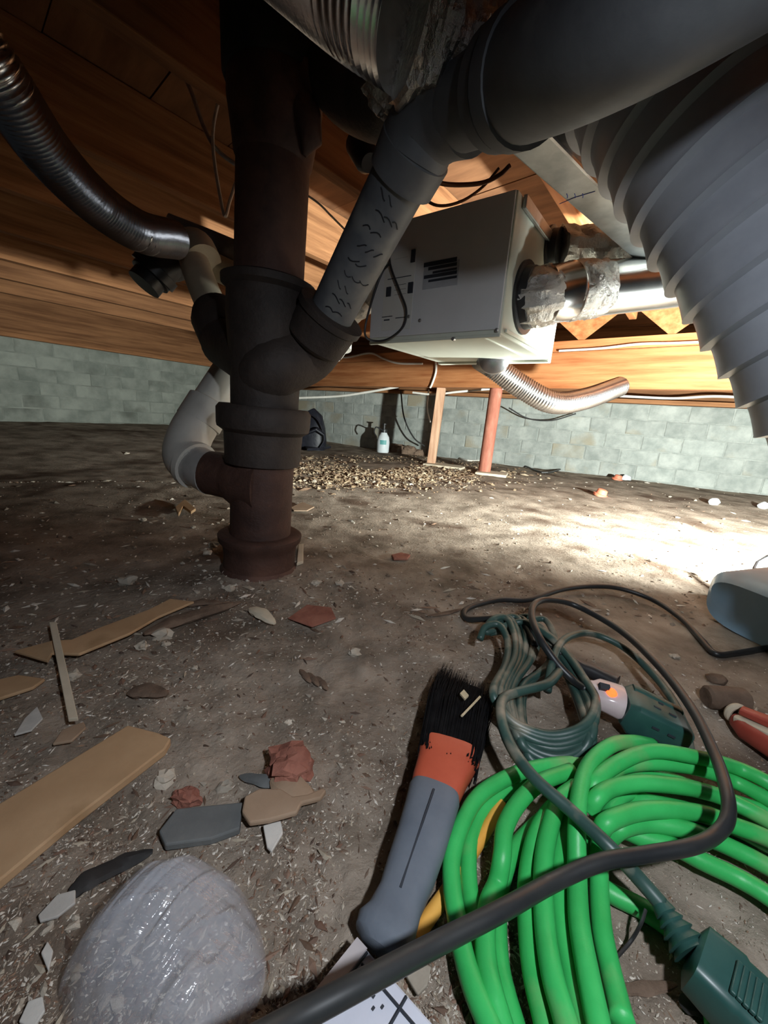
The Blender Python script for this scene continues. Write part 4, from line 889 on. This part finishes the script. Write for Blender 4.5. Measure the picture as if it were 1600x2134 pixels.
def fg(rg):
    while True:
        x, y = rg.uniform(-420, 1100), rg.uniform(1200, 2300)
        if noise.noise(Vector((x * .006, y * .006, 4))) > rg.uniform(-.6, .35): break
    p = Z(x, y, 0); return p.x, p.y
def fgr(rg):
    x, y = rg.uniform(850, 1750), rg.uniform(1350, 2300); p = Z(x, y, 0); return p.x, p.y
def midp(rg):
    while True:
        x, y = rg.gauss(760, 150), rg.gauss(984, 17)
        if 948 < y < 1040 and 560 < x < 1180 and noise.noise(Vector((x * .012, y * .05, 8))) > rg.uniform(-.5, .3): break
    p = Z(x, y, 0); return p.x, p.y
def farp(rg):
    y = 950 + 350 * rg.random() ** 1.0; p = Z(rg.uniform(-100, 1700), max(y, 1006), 0); return p.x, p.y
crumbs('wood_crumbs', 52000, fg, .0006, .0030, 'chip_mix', 'pale wood crumbs and grit strewn over the near dirt', 11)
crumbs('wood_crumbs', 12000, fgr, .0006, .0024, 'chip_mix', 'dark grit among the hose and cords', 12)
crumbs('bark_crumbs', 2600, fg, .0020, .0065, 'chip_bark', 'dark bark and wood fragments strewn over the near dirt', 17, .5)
crumbs('bark_rubble', 5200, midp, .004, .016, 'chip_gold', 'golden bark rubble in front of the posts', 13, .25)
crumbs('dirt_clods', 2600, farp, .002, .008, 'chip_mix', 'small clods and twigs on the open dirt', 14)

# ================================================================== clear plastic
mb = MB(); n1 = 70; cc = G(360, 1995)
ol = [(120, 2075), (165, 2000), (225, 1925), (290, 1870), (360, 1838), (440, 1842), (510, 1880), (548, 1960), (550, 2060), (505, 2150), (430, 2260), (300, 2290), (160, 2200)]
op = smooth([G(x, y, .003) for x, y in ol] + [G(*ol[0], .003)], 14)[:-1]; no = len(op)
fd = (G(230, 2100) - G(430, 1850)); fd.z = 0; fd.normalize(); fp_ = Vector((-fd.y, fd.x, 0))
def film_z(p, t):
    u = (p - cc).dot(fp_); w = (p - cc).dot(fd)
    h = .078 * (1 - t ** 3.0) ** .7 * (1 - 2.4 * max(-.08, w)) * (1 + .5 * noise.noise(Vector((u * 9, w * 6, 11))))
    wr = .0055 * noise.noise(Vector((u * 75, w * 5, 1))) + .003 * abs(noise.noise(Vector((u * 170, w * 9, 4)))) + .014 * noise.noise(Vector((u * 16, w * 9, 2))) - .012 * abs(noise.noise(Vector((u * 34 + w * 8, w * 14, 6))))
    return gz(cc.x, cc.y) + h + wr * (1 - t * .5)
vs = [cc.copy()]; vs[0].z = film_z(cc, 0); fs = []
for i in range(1, n1):
    t = i / (n1 - 1)
    for k in range(no):
        e = op[k] - cc; e.z = 0; p = cc + e * t
        vs.append(Vector((p.x, p.y, max(gz(p.x, p.y) + .002, film_z(p, t)))))
for k in range(no): fs.append((0, 1 + k, 1 + (k + 1) % no))
for i in range(n1 - 2):
    for k in range(no): fs.append((1 + i * no + k, 1 + (i + 1) * no + k, 1 + (i + 1) * no + (k + 1) % no, 1 + i * no + (k + 1) % no))
o = mb.add(vs, fs).build('plastic_film', 'film', ang=60); tag(o, 'crumpled clear plastic wrap heaped at the lower left', 'plastic wrap')
# ================================================================== far things
q = G(797, 943); sp = thing('pump_sprayer', q, 'white pump sprayer bottle standing near the back wall', 'sprayer')
MB().lathe(q, q + Vector((0, 0, .26)), [(0, .07), (.05, .078), (.5, .08), (.75, .07), (.9, .045), (1, .035)], 24).build('bottle', 'sprayer_white', sp); bottle = bpy.context.scene.collection.objects[-1]
MB().lathe(q + Vector((0, 0, .25)), q + Vector((0, 0, .36)), [(0, .04), (.35, .04), (.4, .015), (.85, .015), (.88, .03), (1, .03)], 16).build('pump', 'black_plastic', sp)
MB().tube(smooth([q + Vector((-.02, -.02, .28)), q + Vector((-.1, -.03, .31)), q + Vector((-.12, -.04, .25)), q + Vector((-.09, -.06, .2))], 6), .008, 8).build('hose', 'black_plastic', sp)
mb = MB(); cs = q + Vector((0, 0, .13)); fr = (CP - cs); fr.z = 0; fr.normalize(); rs = Vector((-fr.y, fr.x, 0))
mb.add([cs + fr * (.0815 * math.cos(a)) + rs * (.0815 * math.sin(a)) + Vector((0, 0, h)) for h in (-.025, .03) for a in (-.5, -.25, 0, .25, .5)], [(i, i + 1, i + 6, i + 5) for i in range(4)])
mb.build('label', 'label_teal', bottle)
q = G(650, 936); bgp = thing('black_bag', q, 'black bag slumped behind the stack in front of the back wall', 'bag')
q.z -= .01
mb = MB(); mb.loft([(q + Vector((-.03, .02, 0)), .18, .13), (q + Vector((-.02, .02, .12)), .19, .14), (q + Vector((.0, .02, .28)), .15, .12), (q + Vector((.01, .03, .40)), .10, .09), (q + Vector((-.03, .04, .47)), .05, .05)], 24, 3, (0, 1, 0)); mb.build('bag_body', 'bag_black', bgp)
MB().loft([(q + Vector((-.05, -.1, .2)), .09, .02), (q + Vector((.08, -.11, .26)), .1, .025), (q + Vector((.16, -.1, .2)), .06, .02)], 16, 3).build('flap', 'bag_black', bgp)
MB().tube(smooth([q + Vector((.0, -.1, .42)), q + Vector((.1, -.13, .35)), q + Vector((.17, -.12, .16)), q + Vector((.12, -.14, .04))], 6), .018, 8, flat=.4).build('strap', 'bag_black', bgp)
mb = MB(); ps = [G(x, y, .01) for x, y in ((630, 930), (660, 922), (690, 934), (672, 938), (640, 940))]; mb.prism(ps, (0, 0, .03)); o = mb.build('plastic_sheet', 'bag_black', sh=False, bevel=.006); tag(o, 'flat black plastic sheet in front of the black bag', 'sheet')
o = MB().tube([G(716, 890 + 27, .012), G(762, 892 + 28, .012)], .012, 8).build('white_pipe_offcut', 'pvc_white'); tag(o, 'thin white pipe offcut left of the pump sprayer', 'pipe')
for x, y, lab in ((1285, 1000, 'orange plastic cap near the foot of the back wall'), (1250, 1033, 'orange plastic cap nearer the camera on the glaring dirt')):
    q = G(x, y); MB_ = MB().lathe(q - Vector((0, 0, .004)), q + Vector((.012, -.006, .05)), [(0, .05), (.3, .052), (.35, .038), (.9, .034), (1, .02)], 16).build('orange_cap', 'orange_bit'); tag(MB_, lab, 'cap')
lump('clear_scrap', 'sprayer_white', G(1305, 996, .02), (.05, .03, .035), 'shiny clear scrap beside the orange cap by the wall', 'scrap', 4, .4, 2)
for i, (x, y, lab) in enumerate(((1488, 1046, 'white scrap on the dirt at far right'), (1592, 1054, 'white scrap at the right frame edge by the wall'))):
    lump('white_scrap', 'sprayer_white', G(x, y, .02), (.04, .03, .03), lab, 'scrap', 14 + i, .4, 2)
# stains / rubble pieces at wall foot (stacked broken stones)
for i, (x, y, r, lab) in enumerate(((826, 930, .12, 'broad brown rubble stone at the back wall foot beside the sprayer'), (850, 935, .12, 'brown rubble stone against the back wall left of the square post'), (872, 938, .08, 'small brown rubble stone touching the square post in view'))):
    lump('rubble_stone', 'rot_wood', G(x, y + 8, r * .2), (r, r * .45, r * .7), lab, 'stone', i * 5 + 2, .4, 3, rough_=True)
# right-hand objects
o = MB().lathe(G(1470, 1452, .016), G(1555, 1458, .018), [(0, .016), (.06, .02), (.5, .021), (.94, .02), (1, .016)], 20).build('cork_roll', 'rot_wood'); tag(o, 'short dark brown roll lying right of the cord', 'roll')
lump('dirt_clod', 'rot_wood', G(1495, 1415, .008), (.02, .014, .01), 'dark clod just above the brown roll', 'clod', 9, .4, 2)
tl = thing('red_tool', G(1570, 1530), 'red-handled tool with a pale ring at the right edge', 'tool')
mb = MB(); mb.loft([(G(1535, 1500, .02), .012, .012), (G(1560, 1520, .022), .022, .016), (G(1640, 1565, .025), .028, .02)], 18, 3); mb.build('handle', 'red_tool', tl)
mb = MB(); mb.loft([(G(1545, 1480, .045), .01, .006), (G(1640, 1520, .05), .014, .008)], 14, 3); mb.build('upper_jaw', 'red_tool', tl)
c = G(1528, 1482, .024); mb = MB(); mb.tube(smooth([c + Vector((math.cos(a) * .013, -.004, math.sin(a) * .013)) for a in [i * .698 for i in range(10)]], 4), .0055, 8, caps=False); mb.build('ring', 'pale_wood', tl)
mb = MB(); mb.loft([(G(1535, 1497, .03), .008, .006), (G(1640, 1545, .045), .012, .005)], 14, 3); mb.build('spine', 'pale_wood', tl)
# thin wires by the hose
o = MB().tube(smooth([G(1282, 1998, .004), G(1315, 1960, .012), G(1335, 1925, .03), G(1345, 1895, .035)], 6), .0016, 6).build('thin_wire', 'black_cable'); tag(o, 'fine black wire curving up beside the lower hose strand', 'wire')
splinter([(1290, 2062), (1340, 2060), (1410, 2052)], .005, 'thin dark twig on the dirt inside the hose coil', 'rot_wood', 'twig')
splinter([(1415, 2090), (1450, 2094), (1490, 2098)], .008, 'short dark stick near the green plug', 'rubber', 'dark_stick')
bpy.context.view_layer.update()
